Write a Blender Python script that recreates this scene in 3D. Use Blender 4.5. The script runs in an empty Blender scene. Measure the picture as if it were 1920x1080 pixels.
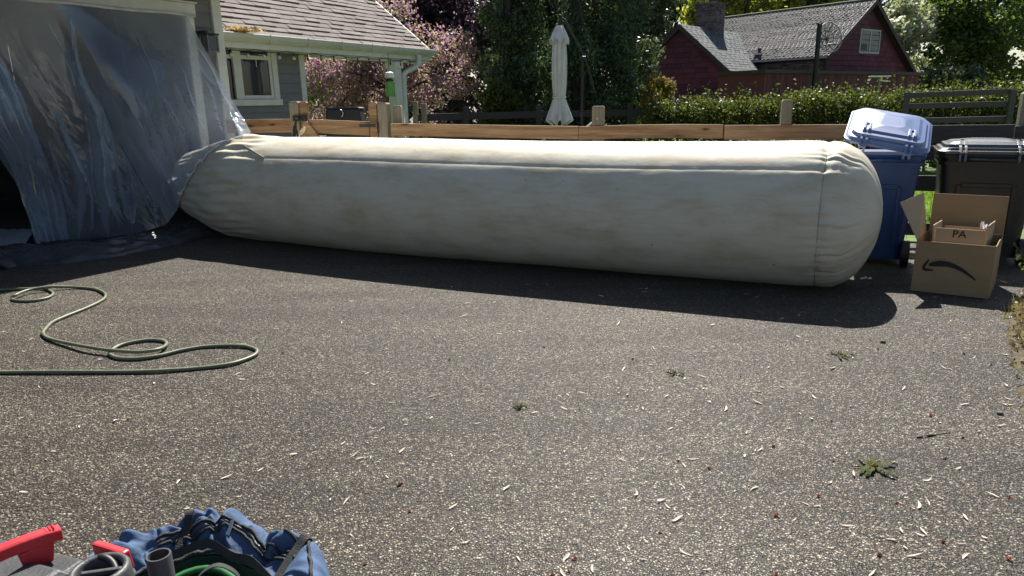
import bpy, bmesh, math, random
import numpy as np
from mathutils import Vector, Matrix, noise

# ------------------------------------------------------------------ camera, light, exposure
scene = bpy.context.scene
COL = scene.collection
rad = math.radians
CAM_H, FPX, PITCH, ROLL = 1.6, 1330.0, rad(14.75), rad(1.03)
F = Vector((0, math.cos(PITCH), -math.sin(PITCH)))
U0 = Vector((0, math.sin(PITCH), math.cos(PITCH)))
R0 = Vector((1, 0, 0))
RT = R0 * math.cos(ROLL) - U0 * math.sin(ROLL)
UP = U0 * math.cos(ROLL) + R0 * math.sin(ROLL)
CAM = Vector((0, 0, CAM_H))
cam_data = bpy.data.cameras.new("camera")
cam = bpy.data.objects.new("camera", cam_data)
COL.objects.link(cam)
cam.matrix_world = Matrix(((RT.x, UP.x, -F.x, CAM.x), (RT.y, UP.y, -F.y, CAM.y), (RT.z, UP.z, -F.z, CAM.z), (0, 0, 0, 1)))
cam_data.sensor_width = 36.0
cam_data.lens = 36.0 * FPX / 1920.0
cam_data.clip_start = 0.05
cam_data.clip_end = 1000
scene.camera = cam

SUN_AZ, SUN_EL = rad(11), rad(50)
world = bpy.data.worlds.new("World")
scene.world = world
world.use_nodes = True
wn = world.node_tree
wn.nodes.clear()
sky = wn.nodes.new("ShaderNodeTexSky")
sky.sky_type = 'NISHITA'
sky.sun_disc = False
sky.sun_elevation = SUN_EL
sky.sun_rotation = SUN_AZ
bg = wn.nodes.new("ShaderNodeBackground")
bg.inputs[1].default_value = 0.05
wo = wn.nodes.new("ShaderNodeOutputWorld")
wn.links.new(sky.outputs[0], bg.inputs[0])
wn.links.new(bg.outputs[0], wo.inputs[0])
sd = bpy.data.lights.new("sun", 'SUN')
sd.energy = 5.0
sd.angle = rad(0.55)
sd.color = (1.0, 0.955, 0.885)
sun = bpy.data.objects.new("sun", sd)
COL.objects.link(sun)
sv = Vector((math.cos(SUN_EL) * math.sin(SUN_AZ), math.cos(SUN_EL) * math.cos(SUN_AZ), math.sin(SUN_EL)))
sun.rotation_euler = sv.to_track_quat('Z', 'Y').to_euler()
sun.location = (0, 0, 30)
vs = scene.view_settings
vs.view_transform = 'Standard'
vs.look = 'None'
vs.exposure = 1.15
vs.gamma = 1.0
vs.use_curve_mapping = False
scene.cycles.max_bounces = 8
scene.cycles.transparent_max_bounces = 24
scene.cycles.use_denoising = True

rng = random.Random(7)
nr = np.random.default_rng(11)

# ------------------------------------------------------------------ surveying: photo position -> place in the yard
def ray(x, y): return F + RT * ((x - 960) / FPX) + UP * ((540 - y) / FPX)
def ground(x, y, z=0.0):
    d = ray(x, y); return CAM + d * ((z - CAM_H) / d.z)
def at(x, y, Y):
    d = ray(x, y); return CAM + d * (Y / d.y)
def onplane(x, y, P, n):
    d = ray(x, y); return CAM + d * ((P - CAM).dot(n) / d.dot(n))

# ------------------------------------------------------------------ materials
MATS = {}
def nodes_of(m):
    m.use_nodes = True
    nt = m.node_tree
    nt.nodes.clear()
    out = nt.nodes.new("ShaderNodeOutputMaterial")
    return nt, out
def N(nt, kind, **kw):
    n = nt.nodes.new(kind)
    for k, v in kw.items():
        if hasattr(n, k): setattr(n, k, v)
        else: n.inputs[k.replace('_', ' ')].default_value = v
    return n
def ramp(nt, stops, interp='LINEAR'):
    r = nt.nodes.new("ShaderNodeValToRGB")
    r.color_ramp.interpolation = interp
    e = r.color_ramp.elements
    while len(e) < len(stops): e.new(0.5)
    for el, (p, c) in zip(e, stops):
        el.position = p
        el.color = (*c, 1) if len(c) == 3 else c
    return r
def mat(name, c1, c2=None, scale=8, rough=0.6, bump=0.0, bscale=40, metal=0.0, stretch=(1, 1, 1), detail=4, spec=0.5, island=0.0, coat=0.0, contrast=(0.35, 0.65)):
    """two-tone noise surface with fine relief; island = random light/dark per loose piece"""
    m = bpy.data.materials.new(name); MATS[name] = m
    nt, out = nodes_of(m)
    b = N(nt, "ShaderNodeBsdfPrincipled")
    b.inputs['Roughness'].default_value = rough
    b.inputs['Metallic'].default_value = metal
    b.inputs['Specular IOR Level'].default_value = spec
    b.inputs['Coat Weight'].default_value = coat
    tc = N(nt, "ShaderNodeTexCoord")
    mp = N(nt, "ShaderNodeMapping"); mp.inputs['Scale'].default_value = stretch
    nt.links.new(tc.outputs['Object'], mp.inputs[0])
    col = None
    if c2 is None: c2 = tuple(x * 0.8 for x in c1)
    nz = N(nt, "ShaderNodeTexNoise"); nz.inputs['Scale'].default_value = scale; nz.inputs['Detail'].default_value = detail
    nz.inputs['Roughness'].default_value = 0.65
    nt.links.new(mp.outputs[0], nz.inputs['Vector'])
    r = ramp(nt, [(contrast[0], c1), (contrast[1], c2)])
    nt.links.new(nz.outputs['Fac'], r.inputs[0])
    col = r.outputs[0]
    if island:
        geo = N(nt, "ShaderNodeNewGeometry")
        oi = N(nt, "ShaderNodeObjectInfo")
        ad = N(nt, "ShaderNodeMath", operation='ADD')
        nt.links.new(geo.outputs['Random Per Island'], ad.inputs[0]); nt.links.new(oi.outputs['Random'], ad.inputs[1])
        fr = N(nt, "ShaderNodeMath", operation='FRACT'); nt.links.new(ad.outputs[0], fr.inputs[0])
        mr = N(nt, "ShaderNodeMapRange"); mr.inputs['To Min'].default_value = 1 - island; mr.inputs['To Max'].default_value = 1 + island
        nt.links.new(fr.outputs[0], mr.inputs['Value'])
        mx = N(nt, "ShaderNodeMix", data_type='RGBA', blend_type='MULTIPLY'); mx.inputs['Factor'].default_value = 1
        nt.links.new(col, mx.inputs['A']); nt.links.new(mr.outputs[0], mx.inputs['B'])
        col = mx.outputs['Result']
    nt.links.new(col, b.inputs['Base Color'])
    if bump:
        n2 = N(nt, "ShaderNodeTexNoise"); n2.inputs['Scale'].default_value = bscale; n2.inputs['Detail'].default_value = 5
        nt.links.new(mp.outputs[0], n2.inputs['Vector'])
        bp = N(nt, "ShaderNodeBump"); bp.inputs['Strength'].default_value = bump; bp.inputs['Distance'].default_value = 0.02
        nt.links.new(n2.outputs['Fac'], bp.inputs['Height']); nt.links.new(bp.outputs[0], b.inputs['Normal'])
    nt.links.new(b.outputs[0], out.inputs[0])
    return m
def leafmat(name, cols, trans=0.45, rough=0.5, glow=(1.25, 1.25, 0.75)):
    m = bpy.data.materials.new(name); MATS[name] = m
    nt, out = nodes_of(m)
    geo = N(nt, "ShaderNodeNewGeometry")
    st = [(i / max(1, len(cols) - 1), c) for i, c in enumerate(cols)]
    r = ramp(nt, st)
    nt.links.new(geo.outputs['Random Per Island'], r.inputs[0])
    b = N(nt, "ShaderNodeBsdfPrincipled"); b.inputs['Roughness'].default_value = rough
    b.inputs['Specular IOR Level'].default_value = 0.35
    nt.links.new(r.outputs[0], b.inputs['Base Color'])
    t = N(nt, "ShaderNodeBsdfTranslucent")
    hs = N(nt, "ShaderNodeMix", data_type='RGBA', blend_type='MULTIPLY'); hs.inputs['Factor'].default_value = 1
    hs.inputs['B'].default_value = (*glow, 1)
    nt.links.new(r.outputs[0], hs.inputs['A']); nt.links.new(hs.outputs['Result'], t.inputs[0])
    mx = N(nt, "ShaderNodeMixShader"); mx.inputs[0].default_value = trans
    nt.links.new(b.outputs[0], mx.inputs[1]); nt.links.new(t.outputs[0], mx.inputs[2])
    nt.links.new(mx.outputs[0], out.inputs[0])
    return m

# asphalt: separate stones in dark binder
def make_asphalt():
    m = bpy.data.materials.new("asphalt"); nt, out = nodes_of(m)
    tc = N(nt, "ShaderNodeTexCoord")
    wob = N(nt, "ShaderNodeTexNoise"); wob.inputs['Scale'].default_value = 90; wob.inputs['Detail'].default_value = 2
    nt.links.new(tc.outputs['Object'], wob.inputs['Vector'])
    wm = N(nt, "ShaderNodeMix", data_type='VECTOR'); wm.inputs['Factor'].default_value = 0.006
    nt.links.new(tc.outputs['Object'], wm.inputs['A']); nt.links.new(wob.outputs['Color'], wm.inputs['B'])
    def stones(sc, stops, lo, hi):
        v = N(nt, "ShaderNodeTexVoronoi"); v.inputs['Scale'].default_value = sc; v.voronoi_dimensions = '2D'
        nt.links.new(wm.outputs['Result'], v.inputs['Vector'])
        sp = N(nt, "ShaderNodeSeparateColor"); nt.links.new(v.outputs['Color'], sp.inputs[0])
        cr = ramp(nt, stops); nt.links.new(sp.outputs[0], cr.inputs[0])
        dome = ramp(nt, [(lo, (1, 1, 1)), (hi, (0, 0, 0))]); nt.links.new(v.outputs['Distance'], dome.inputs[0])
        return sp, cr, dome
    sep, cr, ed = stones(108, [(0.0, (0.016, 0.0135, 0.0105)), (0.28, (0.042, 0.0355, 0.027)), (0.58, (0.10, 0.086, 0.067)), (0.90, (0.19, 0.165, 0.13)), (1.0, (0.36, 0.325, 0.265))], 0.25, 0.72)
    sep2, cr2, ed2 = stones(220, [(0.0, (0.016, 0.0135, 0.0105)), (0.5, (0.05, 0.0425, 0.0325)), (0.88, (0.14, 0.12, 0.094)), (1.0, (0.30, 0.27, 0.215))], 0.2, 0.7)
    pick = N(nt, "ShaderNodeMath", operation='GREATER_THAN'); pick.inputs[1].default_value = 0.42; nt.links.new(sep.outputs[2], pick.inputs[0])
    dk = N(nt, "ShaderNodeMath", operation='MULTIPLY_ADD'); dk.inputs[1].default_value = 1.02; dk.inputs[2].default_value = 0.02; dk.use_clamp = True
    mx0 = N(nt, "ShaderNodeMix", data_type='RGBA'); nt.links.new(pick.outputs[0], mx0.inputs['Factor']); nt.links.new(cr2.outputs[0], mx0.inputs['A']); nt.links.new(cr.outputs[0], mx0.inputs['B'])
    hh = N(nt, "ShaderNodeMix", data_type='RGBA'); nt.links.new(pick.outputs[0], hh.inputs['Factor']); nt.links.new(ed2.outputs[0], hh.inputs['A']); nt.links.new(ed.outputs[0], hh.inputs['B'])
    mx = N(nt, "ShaderNodeMix", data_type='RGBA'); mx.inputs['A'].default_value = (0.016, 0.0155, 0.015, 1)
    nt.links.new(hh.outputs['Result'], dk.inputs[0]); nt.links.new(dk.outputs[0], mx.inputs['Factor']); nt.links.new(mx0.outputs['Result'], mx.inputs['B'])
    big = N(nt, "ShaderNodeTexNoise"); big.inputs['Scale'].default_value = 0.9; big.inputs['Detail'].default_value = 6; big.inputs['Roughness'].default_value = 0.6
    mpb = N(nt, "ShaderNodeMapping"); mpb.inputs['Rotation'].default_value = (0, 0, rad(-35)); mpb.inputs['Scale'].default_value = (0.55, 2.6, 1)
    nt.links.new(tc.outputs['Object'], mpb.inputs[0]); nt.links.new(mpb.outputs[0], big.inputs['Vector'])
    br = ramp(nt, [(0.3, (0.78, 0.76, 0.72)), (0.7, (1.55, 1.51, 1.43))])
    nt.links.new(big.outputs['Fac'], br.inputs[0])
    m2 = N(nt, "ShaderNodeMix", data_type='RGBA', blend_type='MULTIPLY'); m2.inputs['Factor'].default_value = 1
    nt.links.new(mx.outputs['Result'], m2.inputs['A']); nt.links.new(br.outputs[0], m2.inputs['B'])
    mid = N(nt, "ShaderNodeTexNoise"); mid.inputs['Scale'].default_value = 30; mid.inputs['Detail'].default_value = 4
    nt.links.new(tc.outputs['Object'], mid.inputs['Vector'])
    mr = ramp(nt, [(0.35, (0.8, 0.8, 0.8)), (0.65, (1.18, 1.17, 1.15))]); nt.links.new(mid.outputs['Fac'], mr.inputs[0])
    m3 = N(nt, "ShaderNodeMix", data_type='RGBA', blend_type='MULTIPLY'); m3.inputs['Factor'].default_value = 1
    nt.links.new(m2.outputs['Result'], m3.inputs['A']); nt.links.new(mr.outputs[0], m3.inputs['B'])
    b = N(nt, "ShaderNodeBsdfPrincipled"); b.inputs['Roughness'].default_value = 0.5; b.inputs['Specular IOR Level'].default_value = 0.34
    nt.links.new(m3.outputs['Result'], b.inputs['Base Color'])
    ad = N(nt, "ShaderNodeMath", operation='MULTIPLY_ADD'); ad.inputs[1].default_value = 0.7; ad.inputs[2].default_value = 0.3
    nt.links.new(sep.outputs[1], ad.inputs[0])
    hm = N(nt, "ShaderNodeMath", operation='MULTIPLY'); nt.links.new(hh.outputs['Result'], hm.inputs[0]); nt.links.new(ad.outputs[0], hm.inputs[1])
    bp = N(nt, "ShaderNodeBump"); bp.inputs['Strength'].default_value = 1.0; bp.inputs['Distance'].default_value = 0.007
    nt.links.new(hm.outputs[0], bp.inputs['Height']); nt.links.new(bp.outputs[0], b.inputs['Normal'])
    nt.links.new(b.outputs[0], out.inputs[0])
    return m
M_ASPH = make_asphalt()
M_LAWN = mat("lawn", (0.06, 0.11, 0.018), (0.10, 0.17, 0.03), scale=3, rough=0.9, bump=0.6, bscale=60)
M_SOIL = mat("soil", (0.045, 0.036, 0.022), (0.11, 0.085, 0.05), scale=22, rough=0.95, bump=0.8, bscale=60)
M_SIDING = mat("painted_siding", (0.145, 0.148, 0.162), (0.165, 0.168, 0.182), scale=6, rough=0.65, bump=0.05, bscale=120, stretch=(1, 1, 4))
M_TRIM = mat("white_trim", (0.62, 0.62, 0.60), (0.54, 0.54, 0.51), scale=5, rough=0.5, bump=0.03)
M_GUTTER = mat("gutter_paint", (0.50, 0.50, 0.45), (0.42, 0.42, 0.37), scale=4, rough=0.45)
M_SHINGLE = mat("asphalt_shingle", (0.135, 0.114, 0.102), (0.21, 0.18, 0.163), scale=45, rough=0.95, bump=0.4, bscale=150, island=0.16)
M_OLDSHINGLE = mat("old_shingle", (0.05, 0.05, 0.054), (0.09, 0.09, 0.094), scale=5, rough=0.95, bump=0.3, bscale=30, island=0.35)
M_GRNSHINGLE = mat("grey_shingle", (0.085, 0.097, 0.10), (0.115, 0.128, 0.13), scale=5, rough=0.95, bump=0.3, bscale=30, island=0.2)
M_RED = mat("red_shake", (0.085, 0.019, 0.032), (0.115, 0.026, 0.042), scale=4, rough=0.8, bump=0.3, bscale=12, island=0.28)  # extra blue in the red imitates haze and flare over the house
M_REDTRIM = mat("dark_trim", (0.035, 0.022, 0.024), (0.045, 0.03, 0.03), rough=0.7)
M_BRICK = mat("brick", (0.10, 0.075, 0.075), (0.17, 0.13, 0.125), scale=3, rough=0.9, bump=0.4, island=0.45)
M_MORTAR = mat("mortar", (0.30, 0.29, 0.28), rough=0.95, bump=0.4)
M_CANVAS = None
M_NEWWOOD = mat("new_pine", (0.40, 0.255, 0.14), (0.23, 0.125, 0.06), scale=2.4, rough=0.75, bump=0.15, bscale=30, stretch=(0.55, 0.55, 9), detail=5, island=0.12, contrast=(0.40, 0.62))
def add_knots(m):
    nt = m.node_tree; b = next(n for n in nt.nodes if n.type == 'BSDF_PRINCIPLED'); src = b.inputs['Base Color'].links[0].from_socket
    tc = N(nt, "ShaderNodeTexCoord"); mp = N(nt, "ShaderNodeMapping"); mp.inputs['Scale'].default_value = (1.5, 1.5, 5)
    nt.links.new(tc.outputs['Object'], mp.inputs[0])
    v = N(nt, "ShaderNodeTexVoronoi"); v.inputs['Scale'].default_value = 1.5; nt.links.new(mp.outputs[0], v.inputs['Vector'])
    w = N(nt, "ShaderNodeTexNoise"); w.inputs['Scale'].default_value = 9; nt.links.new(tc.outputs['Object'], w.inputs['Vector'])
    ad = N(nt, "ShaderNodeMath", operation='MULTIPLY_ADD'); ad.inputs[1].default_value = 0.12; nt.links.new(w.outputs['Fac'], ad.inputs[0]); nt.links.new(v.outputs['Distance'], ad.inputs[2])
    r = ramp(nt, [(0.105, (0.16, 0.11, 0.08)), (0.15, (0.5, 0.42, 0.36)), (0.2, (0.85, 0.8, 0.76)), (0.3, (1, 1, 1))]); nt.links.new(ad.outputs[0], r.inputs[0])
    x = N(nt, "ShaderNodeMix", data_type='RGBA', blend_type='MULTIPLY'); x.inputs['Factor'].default_value = 1
    nt.links.new(src, x.inputs['A']); nt.links.new(r.outputs[0], x.inputs['B']); nt.links.new(x.outputs['Result'], b.inputs['Base Color'])
add_knots(M_NEWWOOD)
M_POST = mat("weathered_post", (0.27, 0.235, 0.175), (0.17, 0.15, 0.105), scale=4, rough=0.85, bump=0.25, bscale=30, stretch=(9, 9, 0.5), island=0.12)
M_OLDWOOD = mat("old_dark_wood", (0.055, 0.047, 0.042), (0.035, 0.03, 0.028), scale=4, rough=0.8, bump=0.3, bscale=25, stretch=(0.5, 0.5, 8))
M_IRON = mat("black_iron", (0.012, 0.012, 0.013), (0.02, 0.02, 0.02), rough=0.5)
M_WIRE = mat("galvanised_wire", (0.05, 0.05, 0.05), (0.07, 0.07, 0.07), rough=0.5, metal=0.6)
M_BLUEBIN = mat("blue_plastic", (0.004, 0.032, 0.125), (0.006, 0.040, 0.15), scale=5, rough=0.42, bump=0.06, bscale=200)
M_BLACKBIN = mat("black_plastic", (0.012, 0.014, 0.015), (0.02, 0.022, 0.023), scale=6, rough=0.42, bump=0.06, bscale=200)
M_CARD = mat("cardboard", (0.295, 0.20, 0.105), (0.265, 0.178, 0.092), scale=5, rough=0.85, bump=0.06, bscale=90, stretch=(1, 1, 3))
M_CARDIN = mat("pale_cardboard", (0.43, 0.315, 0.20), (0.39, 0.285, 0.175), scale=5, rough=0.85, bump=0.05, bscale=90)
M_INK = mat("black_ink", (0.012, 0.010, 0.009), rough=0.7)
M_HOSE = mat("hose_rubber", (0.16, 0.17, 0.105), (0.115, 0.125, 0.075), scale=12, rough=0.5, bump=0.05)
M_GHOSE = mat("green_hose", (0.012, 0.085, 0.02), (0.018, 0.12, 0.028), scale=12, rough=0.38)
M_TARP = mat("black_tarp", (0.03, 0.032, 0.035), (0.05, 0.053, 0.057), scale=8, rough=0.27, bump=0.25, bscale=22)
M_BAG = mat("blue_nylon", (0.055, 0.092, 0.165), (0.072, 0.115, 0.20), scale=9, rough=0.8, bump=0.25, bscale=35, spec=0.25)
M_WEB = mat("black_webbing", (0.014, 0.014, 0.015), (0.024, 0.024, 0.024), scale=60, rough=0.75, bump=0.3, bscale=220)
M_BAGIN = mat("dark_lining", (0.012, 0.022, 0.018), (0.016, 0.03, 0.024), rough=0.8)
M_STEEL = mat("zip_metal", (0.7, 0.7, 0.7), rough=0.25, metal=1.0)
M_REDPL = mat("red_plastic", (0.52, 0.022, 0.03), (0.58, 0.03, 0.04), scale=14, rough=0.45, bump=0.06, bscale=80)
M_GREYPL = mat("charcoal_plastic", (0.035, 0.036, 0.038), (0.06, 0.06, 0.062), scale=12, rough=0.5, bump=0.12, bscale=120)
M_PIPE = mat("grey_pipe_plastic", (0.05, 0.052, 0.055), (0.065, 0.067, 0.07), scale=10, rough=0.45)
M_BARK = mat("bark", (0.06, 0.05, 0.042), (0.03, 0.025, 0.022), scale=9, rough=0.95, bump=0.6, bscale=30, stretch=(3, 3, 0.6))
M_GLASS = mat("window_glass", (0.008, 0.012, 0.016), (0.012, 0.018, 0.022), scale=2, rough=0.04, spec=0.8)
M_UMB = mat("umbrella_cloth", (0.62, 0.59, 0.62), (0.54, 0.52, 0.54), scale=5, rough=0.85, bump=0.1)
M_ROD = mat("dark_metal", (0.02, 0.022, 0.025), rough=0.4, metal=0.5)
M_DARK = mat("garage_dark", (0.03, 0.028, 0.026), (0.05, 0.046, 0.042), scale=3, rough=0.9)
M_FEEDGREEN = mat("green_glass", (0.10, 0.30, 0.05), (0.14, 0.36, 0.07), rough=0.15)
M_BULB = mat("bulb_glass", (0.55, 0.55, 0.52), rough=0.2)
M_PETAL = leafmat("dry_petal", [(0.60, 0.53, 0.43), (0.72, 0.66, 0.54), (0.72, 0.58, 0.52), (0.64, 0.60, 0.38)], trans=0.2, rough=0.7)
M_REDBIT = leafmat("red_bud_scrap", [(0.18, 0.03, 0.02), (0.30, 0.06, 0.03), (0.25, 0.10, 0.05)], trans=0.15)
M_WILT = leafmat("wilted_leaf", [(0.014, 0.024, 0.004), (0.035, 0.046, 0.009), (0.11, 0.12, 0.028)], trans=0.1, rough=0.9)
M_STICK = mat("dry_stick", (0.13, 0.10, 0.08), (0.08, 0.06, 0.05), scale=30, rough=0.9)
M_STONE = mat("stone", (0.09, 0.085, 0.08), (0.14, 0.135, 0.13), scale=20, rough=0.9)
M_WHITE = mat("white_plastic", (0.75, 0.75, 0.75), rough=0.4)

# ------------------------------------------------------------------ object helpers
def tag(o, label=None, cat=None, group=None, kind=None):
    if label: o['label'] = label
    if cat: o['category'] = cat
    if group: o['group'] = group
    if kind: o['kind'] = kind
    return o
def thing(name, label, cat, loc=(0, 0, 0), group=None):
    o = bpy.data.objects.new(name, None)
    o.empty_display_size = 0.1
    COL.objects.link(o); o.location = loc
    return tag(o, label, cat, group)
def link(name, me, m, parent=None, smooth=False, bevel=0.0, keep=True):
    if m is not None and not me.materials: me.materials.append(m)
    if smooth: me.polygons.foreach_set('use_smooth', [True] * len(me.polygons))
    o = bpy.data.objects.new(name, me)
    COL.objects.link(o)
    if parent is not None:
        o.parent = parent
        if keep:
            o.matrix_parent_inverse = root_inv(parent)
    if bevel:
        bm = o.modifiers.new("bevel", 'BEVEL'); bm.width = bevel; bm.segments = 2; bm.limit_method = 'ANGLE'; bm.angle_limit = rad(40)
    return o
def root_inv(p):
    # parts are meshed where they stand; only the thing's Empty carries an offset
    return Matrix.Translation(-p.location) if p.type == 'EMPTY' else Matrix.Identity(4)
class MB:
    def __init__(s): s.v = []; s.f = []
    def add(s, vs_, fs_):
        k = len(s.v); s.v += [tuple(v) for v in vs_]; s.f += [tuple(i + k for i in f) for f in fs_]; return s
    def hexa(s, p):   # 8 corners: bottom ring 0-3, top ring 4-7
        return s.add(p, [(3, 2, 1, 0), (4, 5, 6, 7), (0, 1, 5, 4), (1, 2, 6, 5), (2, 3, 7, 6), (3, 0, 4, 7)])
    def box(s, O, a, b, c):   # origin corner and three edge vectors
        O = Vector(O); a = Vector(a); b = Vector(b); c = Vector(c)
        if a.cross(b).dot(c) < 0: a, b = b, a
        return s.hexa([O, O + a, O + a + b, O + b, O + c, O + a + c, O + a + b + c, O + b + c])
    def tube(s, pts, r, n=8, cap=True, closed=False):
        pts = [Vector(p) for p in pts]
        rs = r if isinstance(r, (list, tuple)) else [r] * len(pts)
        k = len(s.v); m = len(pts); ref = None
        for i, p in enumerate(pts):
            if closed: t = (pts[(i + 1) % m] - pts[i - 1])
            else: t = pts[min(i + 1, m - 1)] - pts[max(i - 1, 0)]
            t.normalize()
            if ref is None:
                ref = Vector((0, 0, 1)) if abs(t.z) < 0.9 else Vector((1, 0, 0))
            a = ref - t * ref.dot(t)
            if a.length < 1e-5: a = t.orthogonal()
            a.normalize(); ref = a; b = t.cross(a)
            for j in range(n):
                q = 2 * math.pi * j / n
                s.v.append(tuple(p + (a * math.cos(q) + b * math.sin(q)) * rs[i]))
        for i in range(m if closed else m - 1):
            i2 = (i + 1) % m
            for j in range(n):
                s.f.append((k + i * n + j, k + i * n + (j + 1) % n, k + i2 * n + (j + 1) % n, k + i2 * n + j))
        if cap and not closed:
            s.f.append(tuple(k + j for j in range(n))[::-1]); s.f.append(tuple(k + (m - 1) * n + j for j in range(n)))
        return s
    def grid(s, P, nu, nv, closed_u=False):
        k = len(s.v); s.v += [tuple(p) for p in P]
        for i in range(nu if closed_u else nu - 1):
            for j in range(nv - 1):
                i2 = (i + 1) % nu
                s.f.append((k + i * nv + j, k + i2 * nv + j, k + i2 * nv + j + 1, k + i * nv + j + 1))
        return s
    def prism(s, pts, d):
        k = len(s.v); n = len(pts); d = Vector(d)
        s.v += [tuple(p) for p in pts] + [tuple(Vector(p) + d) for p in pts]
        s.f.append(tuple(k + i for i in range(n))[::-1]); s.f.append(tuple(k + n + i for i in range(n)))
        for i in range(n): s.f.append((k + i, k + (i + 1) % n, k + n + (i + 1) % n, k + n + i))
        return s
    def mesh(s, name):
        me = bpy.data.meshes.new(name); me.from_pydata(s.v, [], s.f); me.validate(); me.update(); return me
    def build(s, name, m, parent=None, smooth=False, bevel=0.0):
        me = s.mesh(name)
        if True:
            bm = bmesh.new(); bm.from_mesh(me); bmesh.ops.recalc_face_normals(bm, faces=bm.faces); bm.to_mesh(me); bm.free()
        return link(name, me, m, parent, smooth, bevel)
class Frame:
    """local frame: s along, n outward, z up"""
    def __init__(s, O, u, n): s.O = Vector(O); s.u = Vector(u).normalized(); s.n = Vector(n).normalized()
    def p(s, a, n, z): return s.O + s.u * a + s.n * n + Vector((0, 0, z))
    def box(s, mb, a0, a1, n0, n1, z0, z1): return mb.box(s.p(a0, n0, z0), s.u * (a1 - a0), s.n * (n1 - n0), Vector((0, 0, z1 - z0)))
    def sz(s, x, y, n=0.0):
        q = onplane(x, y, s.p(0, n, 0), s.n) - s.O
        return q.dot(s.u), q.z
def catmull(pts, per=8, closed=False):
    P = [Vector(p) for p in pts]; out = []; n = len(P)
    for i in range(n if closed else n - 1):
        if closed: a, b, c, d = P[i - 1], P[i], P[(i + 1) % n], P[(i + 2) % n]
        else: a, b, c, d = P[max(i - 1, 0)], P[i], P[i + 1], P[min(i + 2, n - 1)]
        for k in range(per):
            t = k / per
            out.append(0.5 * ((2 * b) + (c - a) * t + (2 * a - 5 * b + 4 * c - d) * t * t + (3 * b - a - 3 * c + d) * t ** 3))
    if not closed: out.append(P[-1])
    return out
def fbm(x, y, z, o=4):
    return noise.fractal(Vector((x, y, z)), 0.9, 2.1, o)
def leaf_mesh(name, C, Rd, n, size, elong=1.6, outward=0.35, shell=0.5, rngs=nr, droop=0.0):
    """n leaf-sized faces through the clumps (C centres k x 3, Rd radii k x 3)"""
    C = np.asarray(C, float); Rd = np.asarray(Rd, float)
    w = (Rd[:, 0] * Rd[:, 1] + Rd[:, 0] * Rd[:, 2] + Rd[:, 1] * Rd[:, 2]); w = w / w.sum()
    idx = rngs.choice(len(C), n, p=w)
    d = rngs.normal(size=(n, 3)); d /= np.linalg.norm(d, axis=1)[:, None]
    rr = (shell + (1 - shell) * rngs.random(n)) * (1 + 0.16 * rngs.normal(size=n))
    P = C[idx] + d * rr[:, None] * Rd[idx]
    nn = rngs.normal(size=(n, 3)) * (1 - outward) + d * outward * 2.2
    nn /= np.linalg.norm(nn, axis=1)[:, None]
    t = np.cross(nn, rngs.normal(size=(n, 3))); t[:, 2] -= droop
    t /= np.linalg.norm(t, axis=1)[:, None]
    b = np.cross(nn, t); b /= np.linalg.norm(b, axis=1)[:, None]
    s = size * (0.6 + 0.8 * rngs.random(n))[:, None]
    V = np.empty((n, 4, 3))
    V[:, 0] = P - t * s * 0.5 * elong; V[:, 1] = P + b * s * 0.5 + t * s * 0.08; V[:, 2] = P + t * s * 0.5 * elong; V[:, 3] = P - b * s * 0.5 + t * s * 0.08
    V = V.reshape(-1, 3)
    me = bpy.data.meshes.new(name)
    me.vertices.add(4 * n); me.vertices.foreach_set('co', V.astype(np.float32).ravel())
    me.loops.add(4 * n); me.loops.foreach_set('vertex_index', np.arange(4 * n, dtype=np.int32))
    me.polygons.add(n); me.polygons.foreach_set('loop_start', np.arange(0, 4 * n, 4, dtype=np.int32))
    me.update(calc_edges=True); me.validate()
    return me
def clumps(cx, cy, cz, rx, ry, rz, k, rmin, rmax, seed, squash=0.8):
    r = np.random.default_rng(seed)
    C = []; R = []
    for _ in range(k):
        d = r.normal(size=3); d /= np.linalg.norm(d)
        q = r.random() ** 0.45
        C.append((cx + d[0] * rx * q, cy + d[1] * ry * q, cz + d[2] * rz * q))
        a = rmin + (rmax - rmin) * r.random()
        R.append((a, a, a * squash))
    return C, R
def tree(name, label, cat, base, trunk_r, top, C, R, n, size, lm, group=None, elong=1.6, shell=0.5, limbs=7, trunk_m=None, outward=0.35, droop=0.0):
    base = Vector(base)
    t = thing(name, label, cat, base, group)
    mb = MB(); top = Vector(top)
    pts = [base + (top - base) * k / 6 + Vector((fbm(k, base.x, 1) * trunk_r, fbm(k, base.y, 5) * trunk_r, 0)) * (0 if k == 0 else 1) for k in range(7)]
    mb.tube(pts, [trunk_r * (1.25 - 0.95 * k / 6) for k in range(7)], 9)
    r = random.Random(int(base.x * 100) + 3)
    ch = r.sample(range(len(C)), min(limbs, len(C)))
    for i in ch:
        e = Vector(C[i]); k = r.randint(2, 5); s = pts[k]
        m = s.lerp(e, 0.5) + Vector((r.uniform(-.2, .2), r.uniform(-.2, .2), 0.12 * (e - s).length))
        mb.tube(catmull([s, m, e], 4), [trunk_r * (0.42 - 0.36 * q / 8) for q in range(9)], 6)
    mb.build('trunk', trunk_m or M_BARK, t, smooth=True)
    link('crown', leaf_mesh('crown', C, R, n, size, elong, outward, shell, droop=droop), lm, t)
    return t

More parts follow.
